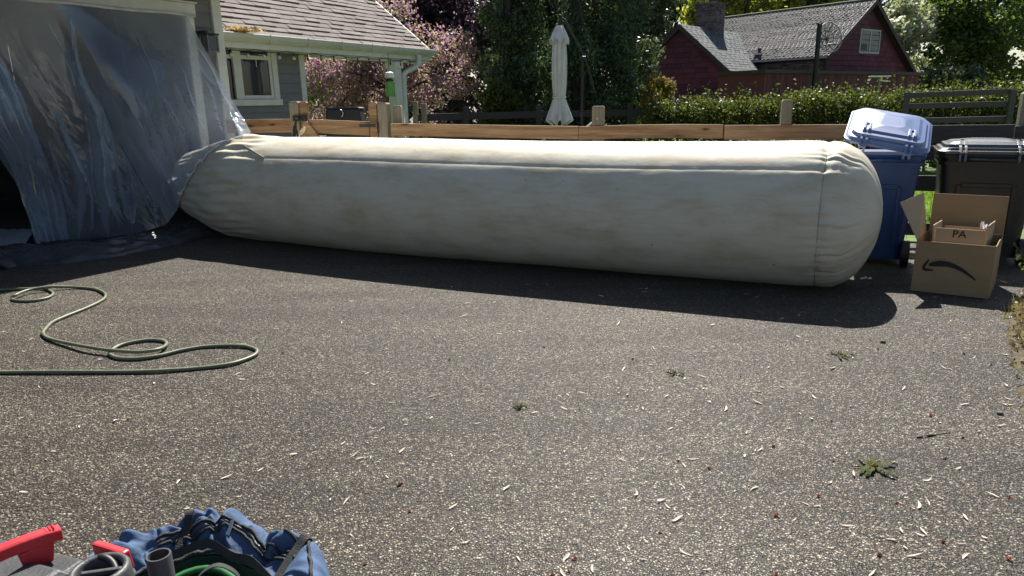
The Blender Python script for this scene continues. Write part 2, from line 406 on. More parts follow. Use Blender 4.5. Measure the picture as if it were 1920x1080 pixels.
# ------------------------------------------------------------------ the setting: ground
gmb = MB().add([(-260, -60, -0.008), (260, -60, -0.008), (260, 420, -0.008), (-260, 420, -0.008)], [(0, 1, 2, 3)])
tag(gmb.build('ground', mat("dry_earth", (0.10, 0.092, 0.08), (0.15, 0.137, 0.115), scale=2, rough=0.95, bump=0.4, bscale=30)), kind='structure')
lmb = MB().add([(-40, 9.2, -0.005), (-2.9, 10.2, -0.005), (1.1, 8.9, -0.005), (3.9, 8.1, -0.005), (6.3, 6.6, -0.005), (60, 4.0, -0.005), (60, 36, -0.005), (-40, 36, -0.005)], [tuple(range(8))])
tag(lmb.build('lawn', M_LAWN), kind='structure')
edge = [(1.0, 0.2), (1.6, 1.5), (2.0, 2.3), (2.65, 3.39), (3.2, 4.3), (3.65, 5.04), (4.05, 5.5), (4.5, 5.95), (5.0, 6.6), (5.35, 7.3)]
dpts = [(-16, -18), (1.0, -18)] + edge + [(3.9, 8.0), (1.1, 8.78), (-1.7, 9.68), (-2.9, 10.1), (-4.6, 11.2), (-16, 11.2)]
ragged = []
for i, p in enumerate(dpts):
    q = dpts[(i + 1) % len(dpts)]
    if 1 <= i <= 10:
        for k in range(12):
            t = k / 12; x = p[0] + (q[0] - p[0]) * t; y = p[1] + (q[1] - p[1]) * t
            e = fbm(x * 5, y * 5, 2) * 0.05
            ragged.append((x + e, y - e * 0.6, 0.0))
    else: ragged.append((p[0], p[1], 0.0))
dm = bpy.data.meshes.new('driveway')
bm = bmesh.new(); bm.faces.new([bm.verts.new(p) for p in ragged]); bmesh.ops.triangulate(bm, faces=bm.faces[:]); bm.to_mesh(dm); bm.free()
tag(link('driveway', dm, M_ASPH), kind='structure')
# verge of soil and leaf litter along the right edge
vm = MB(); vp = []
for i, (x, y) in enumerate(edge):
    vp += [(x - 0.3, y + 0.05, -0.004), (x + 3.6, y - 0.9, -0.004)]
vm.grid(vp, len(edge), 2)
tag(vm.build('verge', M_SOIL), kind='structure')

# ------------------------------------------------------------------ grey house with garage and porch
th = rad(33)
FG = Frame((-4.04, 10.585, 0), (math.sin(th), math.cos(th), 0), (math.cos(th), -math.sin(th), 0))   # garage front; s = 0 at its far corner
house = thing('house', 'grey clapboard house with open garage doorway, porch roof and white trim', 'house', (-4.04, 10.585, 0))
JS = -0.53   # doorway jamb
mb = MB()    # sheathing behind the boards, side and back of garage
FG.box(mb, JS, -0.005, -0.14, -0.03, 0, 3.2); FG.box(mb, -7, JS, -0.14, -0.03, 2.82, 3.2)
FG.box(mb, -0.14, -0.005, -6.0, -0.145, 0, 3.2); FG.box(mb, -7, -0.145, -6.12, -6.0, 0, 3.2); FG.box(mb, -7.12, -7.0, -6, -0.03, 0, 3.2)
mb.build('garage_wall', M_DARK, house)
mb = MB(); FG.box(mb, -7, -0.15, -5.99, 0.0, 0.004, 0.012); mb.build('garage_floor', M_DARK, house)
mb = MB(); FG.box(mb, -7, 0.42, -6.3, 0.84, 3.2, 3.26); mb.build('soffit', M_TRIM, house)
mb = MB(); FG.box(mb, -7.3, 0.42, 0.845, 0.87, 3.08, 3.28); mb.build('garage_fascia', M_TRIM, house)
mb = MB()
mb.prism([FG.p(-7.3, 0.9, 3.285), FG.p(-7.3, -3, 4.9), FG.p(-7.3, -7, 3.285)], FG.u * 7.72)
mb.build('garage_roof', M_SHINGLE, house)
# lap siding, each board its own piece
def lap_board(fr, a0, a1, z, h, t=0.026, name='siding_board', m=M_SIDING):
    b = MB(); j = rng.uniform(-0.0015, 0.0015)
    b.hexa([fr.p(a0, 0.0, z), fr.p(a1, 0.0, z), fr.p(a1, t + j, z), fr.p(a0, t + j, z), fr.p(a0, 0.0, z + h + .006), fr.p(a1, 0.0, z + h + .006), fr.p(a1, 0.005 + j, z + h + .006), fr.p(a0, 0.005 + j, z + h + .006)])
    return b.build(name, m, house)
GB = Frame(FG.p(0, -0.03, 0), FG.u, FG.n)
for k in range(16):
    z = 0.12 + k * 0.195
    if z < 2.95: lap_board(GB, JS + 0.15, -0.115, z, 0.195)
for k in range(2): lap_board(GB, -6.9, -0.115, 2.97 + k * 0.115, 0.115)
mb = MB(); FG.box(mb, -0.11, 0.03, -0.025, 0.03, 0, 3.2); mb.build('corner_board', M_TRIM, house, bevel=0.004)
mb = MB(); FG.box(mb, JS, JS + 0.13, -0.14, 0.022, 0, 2.80); mb.build('door_jamb', M_TRIM, house, bevel=0.004)
mb = MB(); FG.box(mb, -6.9, JS + 0.16, -0.028, 0.03, 2.803, 2.945); mb.build('door_header', M_TRIM, house, bevel=0.004)
mb = MB(); FG.box(mb, -6.9, JS + 0.185, -0.02, 0.05, 2.948, 2.968); mb.build('drip_cap', M_TRIM, house)
mb = MB(); mb.tube([FG.p(-6.8 + k * 0.4, 0.05, 2.79 + 0.008 * math.sin(k * 2.2)) for k in range(17)], 0.018, 8); mb.build('rolled_hem', mat("milky_film", (0.62, 0.62, 0.58), rough=0.4), house, smooth=True)

tp = rad(29.5)
PU = Vector((math.sin(tp), math.cos(tp), 0)); PO = Vector((math.cos(tp), -math.sin(tp), 0))
FP = Frame((-4.122, 10.947, 0), PU, PO)     # porch eave line; s = 0..5.09
FW = Frame(FP.p(0, -0.42, 0), PU, PO)       # window wall
def wsz(x, y): return FW.sz(x, y)
WE = wsz(570, 150)[0]
w_l, w_r = wsz(425, 130)[0], wsz(508, 130)[0]
wz1 = wsz(470, 76)[1]; wz0 = wsz(480, 186)[1]
mb = MB(); FW.box(mb, -0.3, WE, -0.14, -0.006, 0, 2.62); mb.build('window_wall', M_DARK, house)
mb = MB(); FW.box(mb, WE - 0.13, WE, -6, -0.145, 0, 2.62); mb.build('end_wall', M_SIDING, house)
k = 0
while 0.1 + k * 0.155 < 2.5:
    z = 0.1 + k * 0.155; h = min(0.155, 2.6 - z); k += 1
    if z + h > wz0 - 0.02 and z < wz1 + 0.06:
        if z < wz0 - 0.09:
            lap_board(FW, -0.2, WE - 0.1, z, wz0 - 0.1 - z)
        lap_board(FW, w_r + 0.115, WE - 0.1, z, h)
    else: lap_board(FW, -0.2, WE - 0.1, z, h)
mb = MB(); FW.box(mb, WE - 0.095, WE + 0.025, -0.005, 0.028, 0, 2.6); mb.build('corner_board', M_TRIM, house, bevel=0.004)
# window: casing, mullion, rails, two sashes with panes
win = MB(); FW.box(win, w_l - 0.25, w_r + 0.11, -0.02, 0.0, wz0 - 0.02, wz1 + 0.02)
window = win.build('window', M_DARK, house)
wm_, wmr = wsz(435, 130)[0], wsz(447, 130)[0]
zr_ = wsz(470, 108)[1]
def wbox(name, a0, a1, n0, n1, z0, z1, m=M_TRIM, bev=0.003):
    b = MB(); FW.box(b, a0, a1, n0, n1, z0, z1); return b.build(name, m, window, bevel=bev)
wbox('casing', w_r, w_r + 0.11, 0.001, 0.04, wz0 - 0.002, wz1 + 0.1)
wbox('casing', w_l - 0.4, w_r - 0.002, 0.001, 0.04, wz1, wz1 + 0.1)
wbox('sill', w_l - 0.4, w_r + 0.13, 0.001, 0.065, wz0 - 0.10, wz0 - 0.004)
wbox('mullion', wm_, wmr, 0.001, 0.045, wz0, wz1 - 0.003)
wbox('meeting_rail', wmr + 0.002, w_r - 0.002, 0.004, 0.028, zr_ - 0.03, zr_ + 0.03)
wbox('meeting_rail', w_l - 0.4, wm_ - 0.002, 0.004, 0.028, zr_ - 0.03, zr_ + 0.03)
wbox('sash_stile', w_r - 0.055, w_r - 0.003, 0.002, 0.022, wz0 + 0.002, wz1 - 0.003)
wbox('sash_stile', wmr + 0.003, wmr + 0.05, 0.002, 0.022, wz0 + 0.002, wz1 - 0.003)
wbox('sash_rail', wmr + 0.052, w_r - 0.057, 0.002, 0.022, wz0 + 0.002, wz0 + 0.06)
wbox('sash_rail', wmr + 0.052, w_r - 0.057, 0.002, 0.022, wz1 - 0.05, wz1 - 0.003)
wbox('muntin', (wmr + w_r) / 2 + 0.02, (wmr + w_r) / 2 + 0.035, 0.006, 0.012, wz0 + 0.5, zr_ - 0.03)
wbox('pane', wmr + 0.052, w_r - 0.057, 0.002, 0.005, wz0 + 0.062, zr_ - 0.031, M_GLASS, 0)
wbox('pane', wmr + 0.052, w_r - 0.057, 0.002, 0.005, zr_ + 0.031, wz1 - 0.052, M_GLASS, 0)
wbox('pane', w_l - 0.4, wm_ - 0.002, 0.002, 0.0035, wz0, wz1, M_GLASS, 0)
# porch roof
PL = 5.09; PIT = math.atan(0.771)
SD = -PO * math.cos(PIT) + Vector((0, 0, math.sin(PIT)))
SN = PO * math.sin(PIT) + Vector((0, 0, math.cos(PIT)))
E0 = FP.p(0, 0, 2.65)
mb = MB(); mb.box(E0 - PU * 0.35 - SN * 0.09, PU * (PL + 0.35), SD * 3.4, SN * 0.08)
roof = mb.build('porch_roof', M_SHINGLE, house)
exp = 0.143; wid = 0.305
tabm = []
for q in range(4):
    b = MB(); t0 = 0.018 + 0.005 * q; w_ = wid - 0.006
    b.hexa([(0, 0, 0.0), (w_, 0, 0.0), (w_, exp * 1.12, -0.004), (0, exp * 1.12, -0.004), (0, 0, t0), (w_, 0, t0), (w_, exp * 1.12, 0.007), (0, exp * 1.12, 0.007)])
    me = b.mesh('shingle'); me.materials.append(M_SHINGLE)
    tabm.append(me)
RM = Matrix(((PU.x, SD.x, SN.x), (PU.y, SD.y, SN.y), (PU.z, SD.z, SN.z))).to_4x4()
for r_ in range(15):
    off = (r_ % 2) * wid * 0.5 + rng.uniform(-0.03, 0.03)
    a = -0.3 + off - wid
    while a < PL - 0.02:
        x0 = max(a, -0.3); x1 = min(a + wid, PL + 0.02)
        if x1 - x0 > 0.03:
            o = bpy.data.objects.new('shingle', rng.choice(tabm)); COL.objects.link(o)
            o.parent = roof
            lo = E0 + PU * x0 + SD * (r_ * exp - 0.02) + SN * (rng.uniform(0, 0.003) - 0.009)
            o.matrix_parent_inverse = Matrix.Identity(4)
            M = RM.copy(); M.translation = lo
            o.matrix_basis = M @ Matrix.Diagonal(((x1 - x0) / wid, 1, 1, 1))
        a += wid
mb = MB(); mb.box(E0 + PU * (PL + 0.022) - SN * 0.16 - SD * 0.02, PU * 0.03, SD * 3.4, SN * 0.165); mb.build('rake_board', M_TRIM, house)
# gutter with a rolled lip, open at the top
gp = []
prof = [(0.0, -0.005), (0.0, -0.115), (0.07, -0.125), (0.115, -0.07), (0.125, -0.012), (0.118, -0.002), (0.11, -0.014), (0.10, -0.07), (0.065, -0.112), (0.012, -0.105), (0.010, -0.005)]
for a in (-0.3, PL + 0.1):
    for n_, z_ in prof: gp.append(FP.p(a, n_, 2.65 + z_))
mb = MB(); mb.grid(gp, 2, len(prof)); L_ = len(prof)
mb.f.append(tuple(range(L_ - 1, -1, -1))); mb.f.append(tuple(range(L_, 2 * L_)))
gut = mb.build('gutter', M_GUTTER, house)
for a in (0.75, 1.55, 2.35, 3.15, 3.95, 4.75):
    b = MB(); FP.box(b, a, a + 0.02, -0.002, 0.128, 2.52, 2.652); b.build('gutter_joint', M_GUTTER, gut, bevel=0.003)
mb = MB(); FP.box(mb, -0.3, PL + 0.05, -0.03, -0.003, 2.44, 2.66); mb.build('fascia', M_TRIM, house)
mb = MB(); FP.box(mb, -0.3, PL, -0.42, -0.032, 2.44, 2.46); mb.build('porch_ceiling', M_TRIM, house)
mb = MB(); FP.box(mb, WE, PL, -0.24, -0.06, 2.385, 2.438); mb.build('porch_beam', M_TRIM, house, bevel=0.006)
ps = FP.sz(741, 160, -0.15)[0]
mb = MB(); FP.box(mb, ps - 0.10, ps + 0.10, -0.25, -0.05, 0, 2.384); pp = mb.build('porch_post', M_TRIM, house, bevel=0.012)
mb = MB(); FP.box(mb, ps - 0.13, ps + 0.13, -0.28, -0.02, 2.26, 2.38); mb.build('post_cap', M_TRIM, pp, bevel=0.01)
d0 = FP.sz(785, 105, 0.06)[0]
dpath = [FP.p(d0, 0.06, 2.53), FP.p(d0, 0.06, 2.42), FP.p(d0 - 0.05, 0.02, 2.30), FP.p(d0 - 0.32, -0.06, 2.18), FP.p(ps + 0.21, -0.08, 2.06), FP.p(ps + 0.20, -0.08, 1.9), FP.p(ps + 0.20, -0.08, 1.0), FP.p(ps + 0.20, -0.08, 0.1)]
mb = MB(); mb.tube(catmull(dpath, 6), 0.05, 10); mb.build('downspout', M_TRIM, house, smooth=True)
# little dry leaves caught in the valley above the gutter
lm_ = leaf_mesh('leaf_litter', [tuple(E0 + PU * 0.25 + SD * 0.03 + SN * 0.03)], [(0.32, 0.18, 0.02)], 260, 0.05)
tag(link('leaf_litter', lm_, leafmat("tan_litter", [(0.35, 0.24, 0.14), (0.45, 0.34, 0.2), (0.28, 0.17, 0.09)]), None), 'tan leaf litter heaped on the porch roof shingles above the gutter', 'leaf litter', kind='stuff')

# wall lantern beside the garage
ls_, lz_ = FG.sz(388, 78, 0.1)
lan = thing('wall_lantern', 'black box wall lantern on the grey siding beside the garage doorway', 'lantern', FG.p(ls_, 0, lz_))
b = MB(); FG.box(b, ls_ - 0.09, ls_ + 0.02, 0.0, 0.02, lz_ - 0.1, lz_ + 0.14); b.build('back_plate', M_IRON, lan, bevel=0.003)
b = MB(); FG.box(b, ls_ - 0.05, ls_ - 0.01, 0.022, 0.16, lz_ + 0.11, lz_ + 0.14); b.build('bracket', M_IRON, lan)
b = MB(); FG.box(b, ls_ - 0.10, ls_ + 0.10, 0.06, 0.25, lz_ + 0.08, lz_ + 0.10); b.build('hood', M_IRON, lan, bevel=0.003)
b = MB()
for da in (-0.085, 0.07):
    for dn in (0.07, 0.225): FG.box(b, ls_ + da, ls_ + da + 0.014, dn, dn + 0.014, lz_ - 0.13, lz_ + 0.078)
FG.box(b, ls_ - 0.087, ls_ + 0.086, 0.068, 0.241, lz_ - 0.145, lz_ - 0.131); b.build('cage', mat("lantern_bars", (0.16, 0.16, 0.16), rough=0.4), lan)
b = MB(); FG.box(b, ls_ - 0.07, ls_ + 0.069, 0.085, 0.224, lz_ - 0.128, lz_ + 0.07); b.build('lantern_glass', M_GLASS, lan)

# string of bulbs under the eave
sl = thing('string_lights', 'black cord of round string light bulbs under the porch gutter', 'string lights', FP.p(0, 0, 2.4))
cp = []; hooks = []
x = -0.05
while x < PL - 0.4:
    w = 0.62
    for k in range(6):
        t = k / 6; cp.append(FP.p(x + w * t, -0.02, 2.44 - 0.16 * t * (1 - t)))
    hooks.append(x); x += w
mb = MB(); mb.tube(cp, 0.006, 5); mb.build('cord', M_IRON, sl, smooth=True)
x = 0.1; q = 0
while x < PL - 0.5:
    t = ((x + 0.05) % 0.62) / 0.62; c = FP.p(x, -0.02, 2.437 - 0.16 * t * (1 - t))
    b = MB(); b.tube([c, c - Vector((0, 0, 0.035))], 0.011, 7); so = b.build('socket', M_IRON, sl)
    P = []; 
    for i in range(8):
        an = math.pi * i / 7; r_ = (0.03 if q < 5 else 0.016) * math.sin(an) + 0.0005
        for j in range(9): P.append(c + Vector((r_ * math.cos(2 * math.pi * j / 8), r_ * math.sin(2 * math.pi * j / 8), -0.072 + 0.03 * math.cos(an))))
    b = MB(); b.grid(P, 8, 9); b.build('bulb', M_BULB if q < 5 else M_ROD, so, smooth=True)
    x += 0.31; q += 1
# porch flood lamp
c = FW.p(*[FW.sz(536, 86, 0.12)[0], 0.12, FW.sz(536, 86, 0.12)[1]])
fl = thing('flood_lamp', 'small round black flood lamp high on the grey wall right of the window', 'lamp', c)
b = MB(); b.tube([c - PO * 0.12, c - PO * 0.03], 0.025, 8); b.build('arm', M_IRON, fl)
b = MB(); b.tube([c - PO * 0.04, c + PO * 0.05], [0.03, 0.068], 12); b.build('lamp_hood', M_IRON, fl, smooth=False)
b = MB(); b.tube([c + PO * 0.051, c + PO * 0.06], [0.05, 0.035], 10); b.build('lens', M_BULB, fl)

# feeder hanging beside the post
c = at(731, 160, 13.6)
fd = thing('hanging_feeder', 'green jar feeder with white top hanging beside the porch post', 'bird feeder', c)
b = MB(); b.tube([c + Vector((0, 0, z)) for z in (-0.2, -0.19, 0.06, 0.07)], [0.075, 0.085, 0.085, 0.07], 14); b.build('jar', M_FEEDGREEN, fd)
b = MB(); b.tube([c + Vector((0, 0, z)) for z in (0.071, 0.10, 0.11, 0.12)], [0.075, 0.075, 0.05, 0.04], 12); b.build('collar', M_IRON, fd)
b = MB(); b.tube([c + Vector((0, 0, z)) for z in (0.121, 0.14, 0.22, 0.24)], [0.06, 0.09, 0.08, 0.03], 14); b.build('cap', M_WHITE, fd)
b = MB(); b.tube([c + Vector((0, 0, 0.24)), Vector((c.x, c.y, 2.5))], 0.005, 5); b.build('wire', M_IRON, fd)

# ------------------------------------------------------------------ the long inflated tube
TD = Vector((math.cos(-0.458), math.sin(-0.458), 0)); TN = Vector((TD.y, -TD.x, 0))
if TN.y > 0: TN = -TN
T0 = Vector((-2.421, 8.5, 0)); TR = 0.622; S1 = 5.66; CAPL = 0.46
def sm(x): x = max(0.0, min(1.0, x)); return x * x * (3 - 2 * x)
def t_axis(s):
    o = 0.10 - 0.19 * ((s - 1.9) / 3.9) ** 2
    p = T0 + TD * s + TN * max(o, -0.12)
    p.z = 0.606 + 0.03 * sm((-0.3 - s) / 1.4)
    return p
def t_rad(s, ph=None):
    if ph is not None: sh = 0.30 + 0.32 * max(0.0, -math.sin(ph))
    else: sh = 0.2
    s0 = s; s = s + sh if s < 0.6 else s
    if s0 < 0.6 and s > 0.6: s = 0.6
    r = TR + 0.012 * math.sin(s * 1.1 + 0.6) + 0.02 * math.exp(-((s + 0.55) / 0.35) ** 2)
    if s < -0.25: r = 0.40 + (r - 0.40) * (1 - sm((-0.45 - s) / 1.35))
    if s0 < -1.85: r *= math.sqrt(max(0.02, 1 - ((-1.85 - s0) / 0.36) ** 2))
    if s > S1: r = (r) * math.sqrt(max(0.0, 1 - ((s - S1) / CAPL) ** 2.15))
    return r
PHS = rad(43)
def tube_pt(s, ph, off=0.0):
    r = t_rad(s, ph)
    # soft sag of the cloth between the long seam and the end seam
    r += 0.007 * fbm(s * 0.9, ph * 1.3, 3.3) * min(1, r / 0.4)
    da = (ph - PHS + math.pi) % (2 * math.pi) - math.pi
    if s < S1 + 0.02:
        r -= 0.004 * math.exp(-(da / 0.02) ** 2) * sm((s + 0.9) / 0.4)
        r -= 0.004 * math.exp(-(da / 0.14) ** 2) * sm((s + 0.9) / 0.4)
        pk = math.exp(-abs(da) / 0.08) * 0.0014 * math.sin(s * 36 + 3 * math.sin(s * 5))
        r += pk * sm((s + 0.9) / 0.5)
    ds = s - S1
    r -= 0.012 * math.exp(-(ds / 0.020) ** 2) + 0.009 * math.exp(-(ds / 0.09) ** 2)
    r += 0.0085 * math.sin(ph * 47 + 5 * fbm(ph * 3, 1, 1)) * math.exp(-abs(ds) / 0.10) * (0.4 + 0.6 * (0.5 + 0.5 * math.sin(ph * 3 + 1))) * (1 if ds > 0 or math.sin(ph * 2.3) > -.2 else .5)
    if ds > 0: r += 0.010 * fbm(ph * 2.2, ds * 9, 7.1)
    # a few sharp creases on the end cap
    for (c_ph, c_s, ln, dp) in ((-0.02, 0.14, 0.16, .016), (-0.42, 0.14, 0.15, .014), (-0.72, 0.17, 0.16, .012), (0.93, 0.14, 0.10, .016), (1.05, 0.2, 0.12, .014), (-0.95, .15, .14, .01)):
        e = (ph - c_ph - 0.18 * (ds - c_s) - 0.03 * math.sin(ds * 25))
        r -= dp * math.exp(-(e / 0.016) ** 2) * math.exp(-((ds - c_s) / ln) ** 4)
        r += dp * 0.5 * math.exp(-((e - 0.035) / 0.03) ** 2) * math.exp(-((ds - c_s) / ln) ** 4)
    # gathers where the cloth is drawn into the neck
    nk = sm((-0.25 - s) / 0.35) * sm((s + 2.3) / 0.9)
    r += nk * (0.014 * math.sin(ph * 16 + s * 5.5 + 2 * fbm(s, ph, 2)) + 0.014 * math.sin(ph * 33 - s * 6 + 1)) * (0.30 + 0.35 * sm((ph + 0.2) / 0.6) * (1 if ph < 2.4 else 0.3))
    c = t_axis(s)
    p = c + (TN * math.cos(ph) + Vector((0, 0, math.sin(ph)))) * (r + off)
    if p.z < 0.004 + off: p.z = 0.004 + off + 0.0 * p.z
    return p
ss = [-2.2, -2.19] + [-2.17 + k * 0.06 for k in range(int((S1 + 2.1) / 0.06))]
ss = [s for s in ss if s < S1 - 0.3]
ss += [S1 - 0.3 + k * 0.018 for k in range(34)]
k = ss[-1]
while k < S1 + CAPL - 0.012: ss.append(k); k += 0.014
ss += [S1 + CAPL - 0.006, S1 + CAPL - 0.0005]
ss = sorted(set(round(s, 4) for s in ss))
NT = 300
me = MB()
TP = [tube_pt(s, -math.pi / 2 + 2 * math.pi * j / NT) for s in ss for j in range(NT + 1)]
for j in range(NT + 1): TP[j] = t_axis(-2.2).lerp(TP[NT + 1 + j], 0.02)     # closed end of the neck
me.grid(TP, len(ss), NT + 1)
tm_ = me.mesh('tube_body')
uv = tm_.uv_layers.new(name='cloth')
co = np.empty(len(tm_.loops), dtype=np.int32); tm_.loops.foreach_get('vertex_index', co)
UVs = np.array([(s, j / NT * 3.9) for s in ss for j in range(NT + 1)])
uv.data.foreach_set('uv', UVs[co].astype(np.float32).ravel())
def make_canvas():
    m = bpy.data.materials.new("cream_canvas"); nt, out = nodes_of(m)
    u_ = N(nt, "ShaderNodeUVMap"); u_.uv_map = 'cloth'
    mp = N(nt, "ShaderNodeMapping"); mp.inputs['Scale'].default_value = (0.8, 1.7, 1)
    nt.links.new(u_.outputs[0], mp.inputs[0])
    n1 = N(nt, "ShaderNodeTexNoise"); n1.inputs['Scale'].default_value = 2.4; n1.inputs['Detail'].default_value = 8; n1.inputs['Roughness'].default_value = 0.68
    nt.links.new(mp.outputs[0], n1.inputs['Vector'])
    r1 = ramp(nt, [(0.30, (0.45, 0.375, 0.24)), (0.43, (0.52, 0.465, 0.35)), (0.54, (0.57, 0.53, 0.42)), (0.75, (0.60, 0.565, 0.46))])
    nt.links.new(n1.outputs['Fac'], r1.inputs[0])
    mp2 = N(nt, "ShaderNodeMapping"); mp2.inputs['Scale'].default_value = (1.6, 14, 1)
    nt.links.new(u_.outputs[0], mp2.inputs[0])
    n2 = N(nt, "ShaderNodeTexNoise"); n2.inputs['Scale'].default_value = 2.0; n2.inputs['Detail'].default_value = 9; n2.inputs['Roughness'].default_value = 0.75
    nt.links.new(mp2.outputs[0], n2.inputs['Vector'])
    r2 = ramp(nt, [(0.27, (0.55, 0.50, 0.45)), (0.40, (0.93, 0.91, 0.88)), (0.55, (1, 1, 1))]); nt.links.new(n2.outputs['Fac'], r2.inputs[0])
    mx = N(nt, "ShaderNodeMix", data_type='RGBA', blend_type='MULTIPLY'); mx.inputs['Factor'].default_value = 0.75
    nt.links.new(r1.outputs[0], mx.inputs['A']); nt.links.new(r2.outputs[0], mx.inputs['B'])
    # small specks
    v = N(nt, "ShaderNodeTexNoise"); v.inputs['Scale'].default_value = 16; v.inputs['Detail'].default_value = 3; nt.links.new(u_.outputs[0], v.inputs['Vector'])
    rv = ramp(nt, [(0.24, (0.30, 0.26, 0.22)), (0.275, (1, 1, 1))]); nt.links.new(v.outputs['Fac'], rv.inputs[0])
    m3 = N(nt, "ShaderNodeMix", data_type='RGBA', blend_type='MULTIPLY'); m3.inputs['Factor'].default_value = 0.7
    nt.links.new(mx.outputs['Result'], m3.inputs['A']); nt.links.new(rv.outputs[0], m3.inputs['B'])
    b = N(nt, "ShaderNodeBsdfPrincipled"); b.inputs['Roughness'].default_value = 0.62; b.inputs['Specular IOR Level'].default_value = 0.35
    nt.links.new(m3.outputs['Result'], b.inputs['Base Color'])
    n3 = N(nt, "ShaderNodeTexNoise"); n3.inputs['Scale'].default_value = 9; n3.inputs['Detail'].default_value = 9; n3.inputs['Roughness'].default_value = 0.7
    nt.links.new(u_.outputs[0], n3.inputs['Vector'])
    bp = N(nt, "ShaderNodeBump"); bp.inputs['Strength'].default_value = 0.16; bp.inputs['Distance'].default_value = 0.02
    nt.links.new(n3.outputs['Fac'], bp.inputs['Height']); nt.links.new(bp.outputs[0], b.inputs['Normal'])
    nt.links.new(b.outputs[0], out.inputs[0])
    return m
M_CANVAS = make_canvas()
bag_t = thing('inflated_tube', 'huge cream fabric tube inflated across the driveway with gathered neck and rounded end', 'inflatable tube', t_axis(2.0) * 1.0)
link('tube_body', tm_, M_CANVAS, bag_t, smooth=True)
M_SEAM = mat("seam_thread", (0.27, 0.25, 0.205), (0.40, 0.37, 0.31), scale=40, rough=0.8)
mb = MB(); mb.tube([tube_pt(-0.5 + k * 0.05, PHS, 0.0) for k in range(int((S1 + 0.48) / 0.05))], 0.0018, 5); mb.build('long_seam', M_SEAM, bag_t, smooth=True)
mb = MB(); mb.tube([tube_pt(S1, -1.45 + k * 0.03, 0.001) for k in range(150)], 0.004, 5); mb.build('end_seam', M_SEAM, bag_t, smooth=True)
mb = MB(); mb.tube([tube_pt(-0.55 + 0.42 * k / 12, rad(58) - rad(15) * k / 12, 0.004) for k in range(13)], 0.006, 5); mb.build('neck_seam', M_SEAM, bag_t, smooth=True)

# strap knot standing on top
c = at(555, 248, 8.75)
kn = thing('strap_knot', 'dark strap knot with a pale loose end standing on the tube near the gate', 'strap', c)
mb = MB(); mb.tube(catmull([c + Vector(p) for p in ((-0.03, 0, -0.06), (-0.015, 0.0, 0.02), (0.0, 0, 0.08), (0.012, 0, 0.13), (0.02, 0, 0.16))], 4), [0.022] * 8 + [0.014] * 9, 7); mb.build('knot', M_WEB, kn, smooth=True)
mb = MB(); mb.tube(catmull([c + Vector(p) for p in ((0.02, 0, -0.06), (0.012, 0, 0.0), (0.0, 0, 0.06))], 4), 0.012, 6); mb.build('tail', M_WEB, kn, smooth=True)
mb = MB(); mb.tube(catmull([c + Vector(p) for p in ((0.03, 0, -0.05), (0.06, -0.01, 0.01), (0.11, -0.01, 0.055), (0.10, 0, 0.02), (0.05, 0, -0.03))], 4), 0.011, 6); mb.build('loop', mat("pale_webbing", (0.6, 0.5, 0.36), rough=0.8), kn, smooth=True)

# ------------------------------------------------------------------ clear plastic sheet hung from the doorway over the neck of the tube
def make_film():
    m = bpy.data.materials.new("clear_film"); nt, out = nodes_of(m)
    lw = N(nt, "ShaderNodeLayerWeight"); lw.inputs['Blend'].default_value = 0.32
    tc = N(nt, "ShaderNodeTexCoord")
    nz = N(nt, "ShaderNodeTexNoise"); nz.inputs['Scale'].default_value = 1.6; nz.inputs['Detail'].default_value = 5
    nt.links.new(tc.outputs['Object'], nz.inputs['Vector'])
    mr = N(nt, "ShaderNodeMapRange"); mr.inputs['From Min'].default_value = 0.3; mr.inputs['From Max'].default_value = 0.7
    mr.inputs['To Min'].default_value = 0.22; mr.inputs['To Max'].default_value = 0.38
    nt.links.new(nz.outputs['Fac'], mr.inputs['Value'])
    ma = N(nt, "ShaderNodeMath", operation='MULTIPLY_ADD'); ma.inputs[1].default_value = 0.95; ma.use_clamp = True
    nt.links.new(lw.outputs['Facing'], ma.inputs[0]); nt.links.new(mr.outputs[0], ma.inputs[2])
    tr = N(nt, "ShaderNodeBsdfTransparent"); tr.inputs[0].default_value = (0.94, 0.97, 1.0, 1)
    df = N(nt, "ShaderNodeBsdfDiffuse"); df.inputs[0].default_value = (0.60, 0.70, 0.82, 1)
    tl = N(nt, "ShaderNodeBsdfTranslucent"); tl.inputs[0].default_value = (0.58, 0.66, 0.78, 1)
    gl = N(nt, "ShaderNodeBsdfGlossy"); gl.inputs['Roughness'].default_value = 0.16
    a = N(nt, "ShaderNodeMixShader"); a.inputs[0].default_value = 0.45
    nt.links.new(df.outputs[0], a.inputs[1]); nt.links.new(tl.outputs[0], a.inputs[2])
    b = N(nt, "ShaderNodeMixShader"); b.inputs[0].default_value = 0.30
    nt.links.new(a.outputs[0], b.inputs[1]); nt.links.new(gl.outputs[0], b.inputs[2])
    c_ = N(nt, "ShaderNodeMixShader")
    nt.links.new(ma.outputs[0], c_.inputs[0]); nt.links.new(tr.outputs[0], c_.inputs[1]); nt.links.new(b.outputs[0], c_.inputs[2])
    nt.links.new(c_.outputs[0], out.inputs[0])
    return m
M_FILM = make_film()
def hem(t):   # t 0..1 up the front of the neck
    return tube_pt(-2.0 + 1.18 * t, rad(-44) + rad(118) * t, 0.022)
bot = [ground(78, 452, 0.02), ground(100, 452, 0.02), ground(125, 450, 0.02), ground(210, 443, 0.02), ground(275, 433, 0.02), ground(312, 420, 0.06)]
bot += [hem(k / 7) for k in range(8)] + [tube_pt(-0.80, rad(90), 0.02)]
bota = [0.0, 0.05, 0.10, 0.26, 0.38, 0.46] + [0.52 + 0.44 * k / 7 for k in range(8)] + [1.0]
